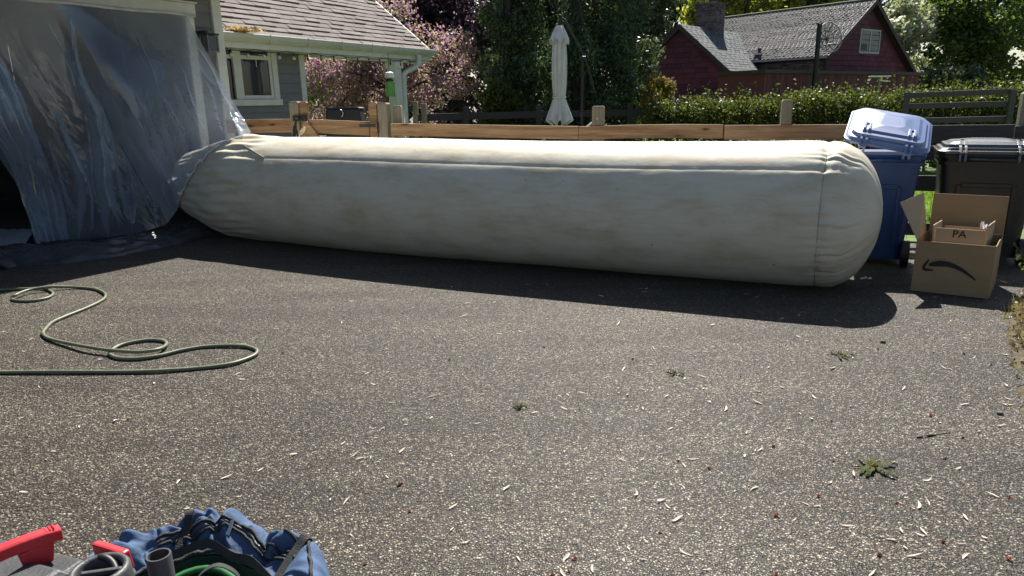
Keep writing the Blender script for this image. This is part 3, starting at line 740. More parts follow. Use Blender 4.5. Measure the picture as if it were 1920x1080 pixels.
def bottom(a):
    for i in range(len(bota) - 1):
        if a <= bota[i + 1]:
            t = (a - bota[i]) / (bota[i + 1] - bota[i]); return bot[i].lerp(bot[i + 1], t)
    return bot[-1]
def ridge(x, w): return math.exp(-(x / w) ** 2)
FOLDS = [  # a at the top, a at the foot, start depth, width, height
    (0.535, 0.33, 0.22, 0.009, 0.05), (0.73, 0.70, 0.48, 0.008, 0.05), (0.84, 0.83, 0.45, 0.007, 0.05), (0.66, 0.52, 0.50, 0.010, 0.05),
    (0.93, 0.92, 0.25, 0.006, 0.04), (0.97, 0.96, 0.12, 0.006, 0.05), (0.46, 0.17, 0.45, 0.010, 0.06),
    (0.42, 0.42, 0.02, 0.0025, 0.012), (0.76, 0.70, 0.02, 0.0025, 0.012), (0.66, 0.62, 0.02, 0.002, 0.010)]
FLAPS = [  # folds with one broad slope and one steep side
    (0.515, 0.25, 0.05, 0.075, 0.24), (0.47, 0.15, 0.42, 0.055, 0.16), (0.60, 0.44, 0.50, 0.05, 0.13), (0.70, 0.62, 0.40, 0.05, 0.13),
    (0.77, 0.76, 0.46, 0.035, 0.09), (0.62, 0.34, 0.62, 0.06, 0.12), (0.86, 0.86, 0.35, 0.03, 0.08), (0.40, 0.08, 0.55, 0.05, 0.12), (0.945, 0.95, 0.2, 0.03, 0.08), (0.665, 0.55, 0.58, 0.035, 0.10)]
def flap(x, w):
    if x < -0.12 * w or x > w: return 0.0
    return sm((x + 0.12 * w) / (0.12 * w)) if x < 0 else (1 - x / w) ** 1.2
NA, NBv = 420, 200
P = []
for i in range(NA):
    a = i / (NA - 1)
    s_ = -4.3 + (4.3 + JS + 0.015) * (a ** 0.8)
    tpz = FG.p(s_, 0.035, 2.80)
    bt = bottom(a)
    for j in range(NBv):
        b_ = j / (NBv - 1)
        p = tpz.lerp(bt, b_)
        sag = 4 * b_ * (1 - b_)
        p = p - FG.n * (0.16 * sag * (1 - a) * 0.6) - Vector((0, 0, 0.05 * sag * a))
        if a < 0.3: p += FG.u * (0.35 * sag * (1 - a / 0.3))
        h = 0
        for (a0, a1, st, w, ht) in FOLDS:
            if b_ > st:
                q = (b_ - st) / (1 - st)
                ac = a0 + (a1 - a0) * b_ + 0.012 * math.sin(b_ * 9 + a0 * 30)
                h += ht * ridge(a - ac, w * (0.5 + 2.2 * q)) * math.sin(min(1.0, q * 2.2) * math.pi / 2) * (1 - 0.6 * sm((b_ - 0.9) / 0.1))
        for (a0, a1, st, w, ht) in FLAPS:
            if b_ > st:
                q = (b_ - st) / (1 - st)
                ac = a0 + (a1 - a0) * b_ + 0.010 * math.sin(b_ * 11 + a0 * 40) + 0.006 * fbm(b_ * 8, a0 * 20, 2)
                h += ht * math.sin(min(1.0, q * 1.5) * math.pi / 2) * flap(a - ac, w * (0.15 + 0.95 * min(1, q * 1.4))) * (1 - 0.8 * sm((b_ - 0.85) / 0.15))
        h += 0.014 * b_ * math.sin(a * 70 + 3 * fbm(a * 3, b_ * 2, 1)) * abs(fbm(a * 5, b_ * 3, 9))
        h += 0.045 * fbm(a * 4, b_ * 1.1, 4.4) * math.sin(b_ * math.pi) + 0.016 * fbm(a * 16, b_ * 5, 2.2) * b_ * sm((1 - b_) * 14)
        h += 0.022 * abs(fbm(a * 34 - b_ * 9, b_ * 13, 6.2)) * b_ * b_ * sm((1 - b_) * 14)
        if a > 0.5: h *= (0.5 + 0.5 * sm((1 - b_) * 8))
        p = p + FG.n * h
        if a > 0.3 and b_ > 0.3:      # the sheet lies over the neck of the tube
            s_t = (p - T0).dot(TD)
            if -2.5 < s_t < 0.2:
                v_ = p - t_axis(s_t); hz_ = v_.dot(TN); ph_ = math.atan2(v_.z, hz_); lim = t_rad(max(s_t, -1.9), ph_) + 0.02
                if s_t < -1.95: lim *= math.sqrt(max(0.0, 1 - ((-1.95 - s_t) / 0.50) ** 2))
                d_t = math.hypot(hz_, v_.z)
                if d_t < lim + 0.012 and d_t < lim: p = tube_pt(s_t, ph_, 0.018 + 0.006 * abs(fbm(a * 20, b_ * 9, 3))) if s_t > -1.9 else t_axis(s_t) + v_ * (lim / max(d_t, 1e-3))
        P.append(p)
mb = MB(); mb.grid(P, NA, NBv)
sheet = mb.mesh('plastic_sheet')
sh = link('plastic_sheet', sheet, M_FILM, None, smooth=True)
tag(sh, 'clear plastic sheeting draped from the garage doorway down over the neck of the tube', 'plastic sheet')
# the sheet's free left edge, gathered into tight pleats
gt = [FG.p(-3.45, 0.06, 2.7), FG.p(-3.05, 0.08, 2.0), FG.p(-2.9, 0.18, 1.35), ground(45, 330, 0.75).lerp(FG.p(-2.75, 0.4, 0.75), 0.5), ground(98, 452, 0.02)]
gw = catmull(gt, 20); P = []; NP = 90
for i, c in enumerate(gw):
    u_ = i / (len(gw) - 1); wd = 0.20 + 0.10 * (1 - u_) - 0.04 * math.sin(u_ * 3)
    for j in range(NP):
        v_ = j / (NP - 1) * 2 - 1
        q = c + FG.u * (wd * v_ * (1 + .2 * fbm(u_ * 3, v_, 4))) + FG.n * (0.045 * math.sin(v_ * 13 + 2.5 * fbm(u_ * 2.5, v_ * 1.5, 8)) + 0.025 * fbm(u_ * 9, v_ * 5, 3))
        q.z = max(q.z, .01); P.append(q)
mb = MB(); mb.grid(P, len(gw), NP); mb.build('gathered_edge', M_FILM, sh, smooth=True)
# taped hem with pale clips
mb = MB(); mb.tube([hem(0.86 * k / 30) for k in range(31)], 0.012, 7); hm_ = mb.build('taped_hem', mat("tape_white", (0.66, 0.65, 0.62), (0.5, 0.5, 0.48), rough=0.45), sh, smooth=True)
for t in (0.36, 0.62, 0.80):
    c = hem(0.86 * t) + TN * 0.025
    b = MB(); b.box(c - TD * 0.03 - Vector((0, 0, 0.02)), TD * 0.07, TN * 0.012, Vector((0.0, 0, 0.035))); b.build('clip', M_WHITE, sh, bevel=0.003)

# crumpled black tarp on the ground before the doorway
cl = [ground(x, y) for x, y in ((-60, 505), (0, 490), (90, 484), (180, 476), (260, 462), (330, 448), (400, 432), (450, 424), (520, 428))]
cl = catmull(cl, 16)
P = []; NV = 46
for i, c in enumerate(cl):
    t = (cl[min(i + 1, len(cl) - 1)] - cl[max(i - 1, 0)]).normalized(); nrm = Vector((t.y, -t.x, 0))
    u_ = i / (len(cl) - 1)
    wd = 0.30 + 0.10 * fbm(u_ * 7, 2, 1) + 0.16 * (1 - u_)
    for j in range(NV):
        v_ = j / (NV - 1) * 2 - 1
        arch = max(0, 1 - v_ * v_)
        h = (0.12 + 0.05 * fbm(u_ * 9, v_, 5)) * arch ** 0.7 * (1.15 - 0.5 * u_)
        h += arch * (0.04 * abs(fbm(u_ * 16 + v_ * 2.2, v_ * 2.0, 3)) + 0.030 * math.sin(v_ * 15 + 6 * fbm(u_ * 8, v_, 7)) * fbm(u_ * 6, v_, 8) + 0.02 * abs(fbm(u_ * 50, v_ * 6, 2)))
        q = c + nrm * (v_ * wd + 0.03 * fbm(u_ * 12, v_ * 2, 11)); q.z = 0.004 + max(0, h)
        P.append(q)
mb = MB(); mb.grid(P, len(cl), NV)
tag(mb.build('tarp', M_TARP, None, smooth=True), 'crumpled black tarp lying along the foot of the plastic sheet', 'tarp')
# pale corner of folded cloth left of the curtain
P = []
for i in range(24):
    for j in range(16):
        x, y = 5 + 75 * i / 23 * (1 - 0.55 * j / 15), 447 + 44 * j / 15
        q = ground(x - 10, y, 0.03); q.z = 0.05 + 0.10 * (1 - j / 15) + 0.02 * fbm(i * 0.2, j * 0.2, 3); P.append(q)
mb = MB(); mb.grid(P, 24, 16)
tag(mb.build('folded_cloth', mat("grey_cloth", (0.22, 0.25, 0.28), (0.28, 0.31, 0.34), rough=0.7, bump=0.2), None, smooth=True), 'grey folded cloth lying on the black tarp at the left edge', 'cloth')

# ------------------------------------------------------------------ garden hose on the asphalt
hz = [(-60, 163), (0, 160), (150, 153), (290, 150), (345, 166), (370, 187), (330, 215), (230, 235), (120, 236), (80, 220), (110, 195), (200, 160), (350, 140), (520, 142), (650, 155), (710, 175), (732, 202), (700, 235), (600, 285), (450, 345), (360, 385), (310, 435), (302, 465), (340, 495), (450, 525), (580, 551), (700, 571), (830, 584), (960, 590), (1080, 576), (1140, 552), (1152, 530), (1120, 512), (1030, 507), (900, 525), (810, 555), (765, 590), (770, 613), (830, 633), (950, 636), (1100, 615), (1250, 580), (1400, 556), (1560, 546), (1690, 549), (1765, 570), (1783, 592), (1740, 625), (1600, 670), (1400, 700), (1100, 720), (800, 727), (400, 728), (0, 730), (-120, 730)]
hp = []
for i, (x, y) in enumerate(hz):
    z = 0.012
    if i in (10, 11, 12): z = 0.036
    if i in (25, 26, 27, 28, 29): z = 0.034
    if i in (24, 30): z = 0.022
    hp.append(ground(x / 3.692 + rng.uniform(-.8, .8), 500 + y / 3.692 + rng.uniform(-.35, .35), z + rng.uniform(0, .004)))
mb = MB(); mb.tube(catmull(hp, 7), 0.0125, 10)
tag(mb.build('garden_hose', M_HOSE, None, smooth=True), 'olive grey garden hose looping loosely over the sunlit asphalt', 'hose')

# ------------------------------------------------------------------ near fence and gate
fence = thing('board_fence', 'horizontal board fence of pale pine rails and square posts behind the tube', 'fence', at(1123, 230, 8.9))
fence.location.z = 0
LNX = [(-1.60, 9.70), (1.10, 8.90), (3.18, 8.35), (5.28, 7.62), (7.4, 6.9)]
def fpt(k, z, off=0.0):
    x, y = LNX[k]; return Vector((x, y + off, z))
def rail(A, B, m, h=0.16, t=0.036, name='rail', parent=None, warp=0.0):
    A = Vector(A); B = Vector(B); d = (B - A); dn = Vector((d.x, d.y, 0)).normalized(); n = Vector((dn.y, -dn.x, 0))
    P = []
    for i in range(9):
        q = A.lerp(B, i / 8) + Vector((0, 0, warp * math.sin(math.pi * i / 8) + rng.uniform(-0.0015, 0.0015)))
        P.append([q + n * t, q + n * t + Vector((0, 0, h)), q + Vector((0, 0, h)), q])
    b = MB(); k0 = 0
    b.v = [tuple(p) for r in P for p in r]
    for i in range(8):
        for j in range(4): b.f.append((i * 4 + j, i * 4 + (j + 1) % 4, (i + 1) * 4 + (j + 1) % 4, (i + 1) * 4 + j))
    b.f.append((0, 1, 2, 3)); b.f.append((35, 34, 33, 32))
    return b.build(name, m, parent or fence, bevel=0.004)
def post(P, w, z1, m, name='post', parent=None, rot=0.0, chamf=0.018, d=None):
    b = MB(); P = Vector(P); d = d or w
    ux = Vector((math.cos(rot), math.sin(rot), 0)); uy = Vector((-ux.y, ux.x, 0))
    def ring(z, s): return [P + ux * (sx * w * s / 2) + uy * (sy * d * s / 2) + Vector((0, 0, z)) for sx, sy in ((-1, -1), (1, -1), (1, 1), (-1, 1))]
    R_ = [ring(0, 1), ring(z1 - chamf, 1), ring(z1, 1 - 2 * chamf / w * 0.8)]
    b.v = [tuple(p) for r in R_ for p in r]
    for i in range(2):
        for j in range(4): b.f.append((i * 4 + j, i * 4 + (j + 1) % 4, i * 4 + 4 + (j + 1) % 4, i * 4 + 4 + j))
    b.f.append((8, 9, 10, 11)); b.f.append((3, 2, 1, 0))
    return b.build(name, m, parent or fence, bevel=0.004)
FR_ = -0.30
fa = math.atan2(LNX[2][1] - LNX[0][1], LNX[2][0] - LNX[0][0])
post((-1.66, 9.75, 0), 0.13, 1.61, M_POST, rot=fa)
post((-1.50, 9.86, 0), 0.12, 1.57, M_POST, rot=fa + 0.3)
post((1.10, 8.97, 0), 0.15, 1.525, M_POST, rot=fa + 0.12)
post((3.16, 8.31, 0), 0.115, 1.562, M_POST, rot=fa)
post((5.40, 7.64, 0), 0.085, 1.60, M_POST, rot=fa)
post((7.4, 7.0, 0), 0.12, 1.55, M_POST, rot=fa)
# top rails
rail((-1.56, 9.66, 1.185), (0.86, 8.97, 1.128), M_NEWWOOD)
rail((0.865, 8.965, 1.125), (2.50, 8.475, 1.135), M_NEWWOOD, warp=0.012)
rail((2.503, 8.44, 1.122), (4.02, 8.02, 1.118), M_NEWWOOD, h=0.166)
rail((4.03, 8.05, 1.075), (5.28, 7.58, 1.085), M_OLDWOOD, h=0.19)
rail((5.30, 7.60, 1.09), (7.4, 6.9, 1.09), M_OLDWOOD, h=0.17)
rail((4.04, 8.06, 0.90), (5.28, 7.60, 0.905), M_OLDWOOD, h=0.15)
for z, mm in ((0.60, M_NEWWOOD), (0.12, M_NEWWOOD)):
    rail((-1.56, 9.70, z), (1.05, 8.94, z - 0.02), mm); rail((1.08, 8.93, z - 0.02), (3.12, 8.34, z - 0.02), mm)
rail((3.15, 8.34, 0.555), (5.27, 7.66, 0.56), M_OLDWOOD, h=0.17); rail((3.15, 8.34, 0.06), (5.27, 7.66, 0.06), M_OLDWOOD, h=0.14)
rail((5.29, 7.66, 0.56), (7.4, 6.95, 0.56), M_OLDWOOD, h=0.15)
# welded wire on the yard side
b = MB()
for k in range(3):
    A = fpt(k, 0, 0.075); B = fpt(k + 1, 0, 0.075)
    L = (B - A).length; n_ = int(L / 0.1)
    for i in range(n_):
        q = A.lerp(B, i / n_); b.box(q - Vector((0.0013, 0.0013, 0)), (0.0026, 0, 0), (0, 0.0026, 0), (0, 0, 1.2))
    for j in range(13):
        z = 0.02 + j * 0.098
        b.tube([A + Vector((0, 0, z)), B + Vector((0, 0, z))], 0.0015, 4)
tag(b.build('wire_mesh', M_WIRE, fence), kind='stuff')
# pale loose stay beside the middle post
b = MB(); b.tube(catmull([at(1121, 222, 8.9), at(1112, 228, 8.93), at(1096, 241, 8.97)], 5), 0.010, 6)
b.build('stay', M_WHITE, fence)

gate = thing('yard_gate', 'low pine gate with a diagonal brace and black hinges between grey fence posts', 'gate', (-2.3, 10.0, 0))
GA = Vector((-2.93, 10.12, 0)); GBp = Vector((-1.78, 9.76, 0)); gdir = (GBp - GA).normalized(); gn = Vector((gdir.y, -gdir.x, 0)); grot = math.atan2(gdir.y, gdir.x)
post(GA + gdir * 0.12, 0.115, 1.645, M_NEWWOOD, 'stile', gate, grot, d=0.045)
post(GBp - gdir * 0.03, 0.115, 1.62, M_NEWWOOD, 'stile', gate, grot, d=0.045)
rail(GA + gdir * 0.19 + Vector((0, 0, 1.225)), GBp - gdir * 0.095 + Vector((0, 0, 1.185)), M_NEWWOOD, parent=gate, h=0.185)
rail(GA + gdir * 0.19 + Vector((0, 0, 0.2)), GBp - gdir * 0.095 + Vector((0, 0, 0.2)), M_NEWWOOD, parent=gate)
b = MB(); q0 = GA + gdir * 0.18 + Vector((0, 0, 1.40)) + gn * 0.04; q1 = GBp - gdir * 0.16 + Vector((0, 0, 0.32)) + gn * 0.04
dd = (q1 - q0).normalized(); up_ = dd.cross(gn); b.box(q0, q1 - q0, gn * 0.036, up_ * 0.10); b.build('diagonal_brace', M_NEWWOOD, gate, bevel=0.004)
b = MB(); q0 = GBp + Vector((-0.20, 0, 1.30)) + gn * 0.045; b.box(q0, gdir * 0.24, gn * 0.012, (0, 0, 0.04)); b.build('strap_hinge', M_IRON, gate, bevel=0.003)
b = MB(); b.tube([GBp + gdir * 0.05 + gn * 0.05 + Vector((0, 0, z)) for z in (1.22, 1.36)], 0.014, 7); b.build('hinge_pin', M_IRON, gate)
b = MB(); q0 = GA - gdir * 0.02 + Vector((0, 0, 1.385)) + gn * 0.065; b.box(q0, gdir * 0.10, gn * 0.02, (0, 0, 0.075)); b.box(q0 + gdir * 0.13, gdir * 0.09, gn * 0.02, Vector((0, 0, 0.085))); b.tube([q0 + gdir * 0.09 + gn * 0.02 + Vector((0, 0, .04)), q0 + gdir * 0.14 + gn * 0.02 + Vector((0, 0, .04))], 0.012, 6); b.build('latch', M_IRON, gate)
gf = thing('side_fence', 'weathered grey gate post with a pine rail running back to the house wall', 'fence', GA + Vector((-0.04, 0.02, 0)))
post(GA + gdir * 0.01 + Vector((-0.02, 0.02, 0)), 0.135, 1.65, M_POST, 'post', gf, grot)
rail((-4.05, 10.52, 1.225), GA + Vector((-0.09, 0.03, 1.235)), M_NEWWOOD, parent=gf, h=0.185)
rail((-4.05, 10.52, 0.6), GA + Vector((-0.09, 0.03, 0.6)), M_NEWWOOD, parent=gf)

# ------------------------------------------------------------------ wheeled bins
def rrect(w, d, r, n=5):
    out = []
    for cx, cy, a0 in ((w / 2 - r, d / 2 - r, 0), (-w / 2 + r, d / 2 - r, 90), (-w / 2 + r, -d / 2 + r, 180), (w / 2 - r, -d / 2 + r, 270)):
        for k in range(n + 1):
            a = rad(a0 + 90 * k / n); out.append((cx + r * math.cos(a), cy + r * math.sin(a)))
    return out
def bin_(name, label, base, rot, m, h, w_top, w_bot, d_top, d_bot, tilt, lid_lift, lidm):
    t = thing(name, label, 'wheelie bin', (0, 0, 0), 'wheeled bins by the fence')
    def loft(rings, name, mm, parent=t, cap=True, smooth=True):
        b = MB(); n = len(rings[0])
        for r in rings: b.v += [tuple(p) for p in r]
        for i in range(len(rings) - 1):
            for j in range(n): b.f.append((i * n + j, i * n + (j + 1) % n, (i + 1) * n + (j + 1) % n, (i + 1) * n + j))
        if cap: b.f.append(tuple(range(n))[::-1]); b.f.append(tuple(range((len(rings) - 1) * n, len(rings) * n)))
        o = b.build(name, mm, parent, smooth=False); return o
    R_ = []
    for z, k in ((0.06, 0.0), (0.10, 0.03), (0.5, 0.45), (0.86, 0.82), (0.90, 0.86)):
        w = w_bot + (w_top - w_bot) * k; d = d_bot + (d_top - d_bot) * k
        R_.append([Vector((x, y, z * h / 1.0)) for x, y in rrect(w, d, 0.07)])
    for z, gsz in ((0.901, 0.03), (0.935, 0.035), (0.936, 0.0), (0.96, 0.0), (0.961, 0.05), (0.985, 0.06), (1.0, 0.05)):
        R_.append([Vector((x, y, z * h)) for x, y in rrect(w_top + gsz, d_top + gsz, 0.08)])
    body = loft(R_, 'bin_body', m)
    # raised panels and ribs on the near side
    yb = lambda z: -(d_bot + (d_top - d_bot) * (z / (0.9 * h))) / 2
    for x0, x1, z0, z1 in ((-w_bot * .36, -w_bot * .30, .18, .72), (w_bot * .30, w_bot * .36, .18, .72), (-w_bot * .30, w_bot * .30, .70, .74)):
        b = MB(); b.hexa([(x0, yb(z0 * h) - .010, z0 * h), (x1, yb(z0 * h) - .010, z0 * h), (x1, yb(z0 * h) + .02, z0 * h), (x0, yb(z0 * h) + .02, z0 * h), (x0, yb(z1 * h) - .010, z1 * h), (x1, yb(z1 * h) - .010, z1 * h), (x1, yb(z1 * h) + .02, z1 * h), (x0, yb(z1 * h) + .02, z1 * h)])
        b.build('rib', m, t, bevel=0.005)
    b = MB(); b.tube([(-w_top * .33, -d_top / 2 - 0.075, 0.955 * h), (w_top * .33, -d_top / 2 - 0.075, 0.955 * h)], 0.016, 8); b.build('handle', m, t, smooth=True)
    b = MB(); b.tube([(-w_bot / 2 - 0.04, -d_bot / 2 + 0.03, 0.12), (w_bot / 2 + 0.04, -d_bot / 2 + 0.03, 0.12)], 0.012, 8); b.build('axle', M_ROD, t)
    for s in (-1, 1):
        c = Vector((s * (w_bot / 2 + 0.03), -d_bot / 2 + 0.03, 0.125))
        b = MB(); b.tube([c - Vector((0.035, 0, 0)), c - Vector((0.03, 0, 0)), c + Vector((0.03, 0, 0)), c + Vector((0.035, 0, 0))], [0.11, 0.125, 0.125, 0.11], 18); wh = b.build('wheel', M_IRON, t, bevel=0.0)
        b = MB(); b.tube([c - Vector((0.04, 0, 0)), c + Vector((0.04, 0, 0))], 0.05, 12); b.build('hub', M_GREYPL, wh)
    # lid: stepped dome that tips about the near edge
    Lx = Matrix.Rotation(tilt[0], 4, 'Y') @ Matrix.Rotation(tilt[1], 4, 'X')
    hp_ = Vector((w_top / 2 if tilt[0] > 0 else 0, -d_top / 2, 1.0 * h + lid_lift))
    def lp(x, y, z): return hp_ + Lx @ (Vector((x, y, h + z)) - Vector((hp_.x, hp_.y, h)))
    rings = []
    for z, g in ((0.004, 0.07), (0.03, 0.075), (0.036, 0.055), (0.055, 0.02), (0.058, -0.03), (0.085, -0.05), (0.088, -0.12), (0.104, -0.18), (0.108, -0.3), (0.115, -0.42)):
        rings.append([lp(x, y, z + 0.02 * (1 - abs(x) / (w_top / 2)) * (z > 0.05)) for x, y in rrect(w_top + g, d_top + g, 0.09 if g > -.1 else 0.07)])
    lid = loft(rings, 'lid', lidm)
    # hinge straps folding over the near edge
    for x in (-w_top * 0.29, w_top * 0.29):
        b = MB()
        prof = [(-d_top * .18, .125), (-d_top * .36, .118), (-d_top * .44, .085), (-d_top / 2 - .03, .06), (-d_top / 2 - .085, .02), (-d_top / 2 - .095, -.05)]
        pr = []
        for y, z in prof: pr.append((y, z))
        for sx in (-0.032, 0.012):
            for i in range(len(pr) - 1):
                (y0, z0), (y1, z1) = pr[i], pr[i + 1]
                b.hexa([lp(x + sx, y0, z0 - .012), lp(x + sx + .02, y0, z0 - .012), lp(x + sx + .02, y1, z1 - .012), lp(x + sx, y1, z1 - .012), lp(x + sx, y0, z0 + .006), lp(x + sx + .02, y0, z0 + .006), lp(x + sx + .02, y1, z1 + .006), lp(x + sx, y1, z1 + .006)])
        for i in (0, 2, 4):
            y, z = pr[i]; b.box(lp(x - 0.03, y, z - .012), lp(x + .032, y, z - .012) - lp(x - 0.03, y, z - .012), lp(x, y - .02, z - .012) - lp(x, y, z - .012), Vector((0, 0, 0.016)))
        b.build('hinge_strap', lidm, lid, bevel=0.002)
    t.rotation_euler = (0, 0, rot); t.location = base
    return t
M_LIDBLUE = mat("glare_blue_lid", (0.06, 0.105, 0.25), (0.08, 0.13, 0.29), scale=6, rough=0.44, bump=0.10, bscale=160, spec=1.0, coat=0.5)  # lid blue made paler to stand in for sun glare
bin_('recycling_bin', 'blue wheeled recycling bin with its lid tipped up, beside the rounded tube end', (3.62, 6.98, 0), rad(-26), M_BLUEBIN, 1.06, 0.66, 0.50, 0.70, 0.55, (rad(10.5), rad(20)), 0.0, M_LIDBLUE)
M_LIDBLACK = mat("black_lid", (0.022, 0.024, 0.026), (0.035, 0.037, 0.04), scale=6, rough=0.36, bump=0.10, bscale=160, spec=1.0, coat=0.5)
bin_('rubbish_bin', 'black wheeled rubbish bin with closed domed lid behind the cardboard box', (4.66, 7.02, 0), rad(-27), M_BLACKBIN, 1.04, 0.80, 0.68, 0.72, 0.58, (0.0, 0.0), 0.0, M_LIDBLACK)

# ------------------------------------------------------------------ cardboard box with a smaller one inside
FLc, FRc, BRc, BLc = Vector((3.35, 5.75, 0)), Vector((3.81, 5.45, 0)), Vector((4.18, 5.92, 0)), Vector((3.72, 6.22, 0))
BH = 0.43
cb = thing('cardboard_box', 'big open cardboard box with an arched black arrow on its front', 'cardboard box', FLc)
def panel(name, A, B, h0, h1, inw, m=M_CARD, parent=cb, t=0.006, top=None):
    """wall from A to B, thickness towards inw; top = offsets of the upper edge"""
    A = Vector(A); B = Vector(B); inw = Vector(inw).normalized() * t; top = Vector(top or (0, 0, 0))
    n = 6; b = MB(); rows = []
    for i in range(n + 1):
        p = A.lerp(B, i / n) + inw * 0.22 * math.sin(i * 1.9 + A.x * 9)
        rows.append([p + Vector((0, 0, h0)), p + Vector((0, 0, h1)) + top, p + inw + Vector((0, 0, h1)) + top, p + inw + Vector((0, 0, h0))])
    b.v = [tuple(q) for r in rows for q in r]
    for i in range(n):
        for j in range(4): b.f.append((i * 4 + j, i * 4 + (j + 1) % 4, i * 4 + 4 + (j + 1) % 4, i * 4 + 4 + j))
    b.f.append((0, 1, 2, 3)); b.f.append((n * 4 + 3, n * 4 + 2, n * 4 + 1, n * 4))
    return b.build(name, m, parent)
fd_ = (FRc - FLc).normalized(); fin = Vector((-fd_.y, fd_.x, 0)); sdv = (BRc - FRc).normalized(); sin_ = Vector((-sdv.y, sdv.x, 0))
panel('front_wall', FLc, FRc, 0.004, BH, fin)
panel('right_wall', FRc + sdv * .008, BRc - sdv * .008, 0.004, BH, sin_)
panel('left_wall', FLc + sdv * .008, BLc - sdv * .008, 0.004, BH, -sin_)
panel('back_wall', BLc, BRc, 0.004, BH, -fin)
b = MB(); b.prism([FLc + Vector((0, 0, .006)) + (fin + fd_) * .01, FRc + Vector((0, 0, .006)) + (fin - fd_) * .01, BRc + Vector((0, 0, .006)) - (fin + fd_) * .01, BLc + Vector((0, 0, .006)) - (fin - fd_) * .01], (0, 0, 0.006)); b.build('base', M_CARD, cb)
panel('back_flap', BLc + Vector((0, 0, BH + .003)), BRc + Vector((0, 0, BH + .003)), 0, 0.32, -fin, top=fin * 0.02)
# left flap swung up and out
f0 = FLc + Vector((0, 0, BH + .003)); f1 = BLc.lerp(FLc, 0.28) + Vector((0, 0, BH + .003))
tipA = Vector((3.215, 5.83, 0.735)); tipB = Vector((3.44, 5.90, 0.805))
b = MB(); nn_ = (f1 - f0).cross(tipA - f0).normalized() * 0.006; b.hexa([f0, f1, tipB, tipA, f0 + nn_, f1 + nn_, tipB + nn_, tipA + nn_]); b.build('side_flap', M_CARDIN, cb)
# printed arrow: flat ink on the front
def fq(a, z): return FLc + fd_ * (a * (FRc - FLc).length) - fin * 0.0035 + Vector((0, 0, z * BH))
b = MB()
top_ = []; bo = []
for k in range(19):
    t = k / 18; a = 0.20 + 0.61 * t
    mid = 0.475 + 0.185 * math.sin(math.pi * (t * 0.80 + 0.14)) - 0.17 * t
    w = 0.052 * (1 - t) ** 0.6 * (0.35 + 0.65 * min(1, t * 5)) + 0.012
    top_.append(fq(a, mid + w)); bo.append(fq(a, mid - w))
b.prism(top_ + bo[::-1], fin * 0.0012)
hd = [fq(0.185, .66), fq(0.12, .53), fq(0.115, .455), fq(0.16, .425), fq(0.27, .44), fq(0.26, .47), fq(0.17, .475), fq(0.15, .50), fq(0.195, .63)]
b.prism([q + fin * 0.0003 for q in hd], fin * 0.0012)
b.build('printed_arrow', M_INK, cb)
ib = thing('inner_box', 'small pale cardboard box lettered PA sitting inside the big open box', 'cardboard box', FLc + Vector((0.15, 0.1, 0.2)))
def fz(a, d, z): return FLc + (FRc - FLc) * a + (BLc - FLc) * d + Vector((0, 0, z))
iA, iB, iC, iD = fz(0.20, 0.24, 0), fz(0.82, 0.24, 0), fz(0.86, 0.80, 0), fz(0.24, 0.80, 0)
panel('front_wall', iA, iB, 0.10, 0.525, fin, M_CARDIN, ib)
panel('right_wall', iB + sdv * .008, iC - sdv * .008, 0.10, 0.535, sin_, M_CARDIN, ib, top=(0.02, 0, 0.03))
panel('left_wall', iA + sdv * .008, iD - sdv * .008, 0.10, 0.545, -sin_, M_CARDIN, ib, top=(-0.035, 0, 0.0))
panel('back_wall', iD, iC, 0.10, 0.50, -fin, M_CARDIN, ib)
b = MB(); b.prism([iA + Vector((0, 0, .1)) + (fin + fd_) * .01, iB + Vector((0, 0, .1)) + (fin - fd_) * .01, iC + Vector((0, 0, .1)) - (fin + fd_) * .01, iD + Vector((0, 0, .1)) - (fin - fd_) * .01], (0, 0, 0.006)); b.build('base', M_CARDIN, ib)
def letters(txt, name, size, O, ux, uz, m, parent, depth=0.0008):
    cu = bpy.data.curves.new(name, 'FONT'); cu.body = txt; cu.size = size; cu.extrude = depth; cu.align_x = 'CENTER'
    tmp = bpy.data.objects.new('tmp', cu); COL.objects.link(tmp)
    dg = bpy.context.evaluated_depsgraph_get(); dg.update()
    me = bpy.data.meshes.new_from_object(tmp.evaluated_get(dg))
    bpy.data.objects.remove(tmp); bpy.data.curves.remove(cu)
    ux = Vector(ux).normalized(); uz = Vector(uz).normalized(); nz = ux.cross(uz)
    M = Matrix(((ux.x, uz.x, nz.x, O[0]), (ux.y, uz.y, nz.y, O[1]), (ux.z, uz.z, nz.z, O[2]), (0, 0, 0, 1)))
    me.transform(M); me.materials.clear()
    return link(name, me, m, parent)
letters('PA', 'lettering', 0.086, iA.lerp(iB, 0.49) + Vector((0, 0, 0.455)) - fin * 0.0055, fd_, (0, 0, 1), M_INK, ib)
b = MB(); P = []
for i in range(8):
    for j in range(8): P.append(fz(0.72 + 0.012 * i, 0.5 + 0.02 * j, 0.52 + 0.05 * abs(fbm(i * .5, j * .5, 3)) + 0.02 * math.sin(i + j)))
b.grid(P, 8, 8); tag(b.build('packing_film', M_WHITE, None), 'scrap of shiny packing film poking out of the small box', 'packing')

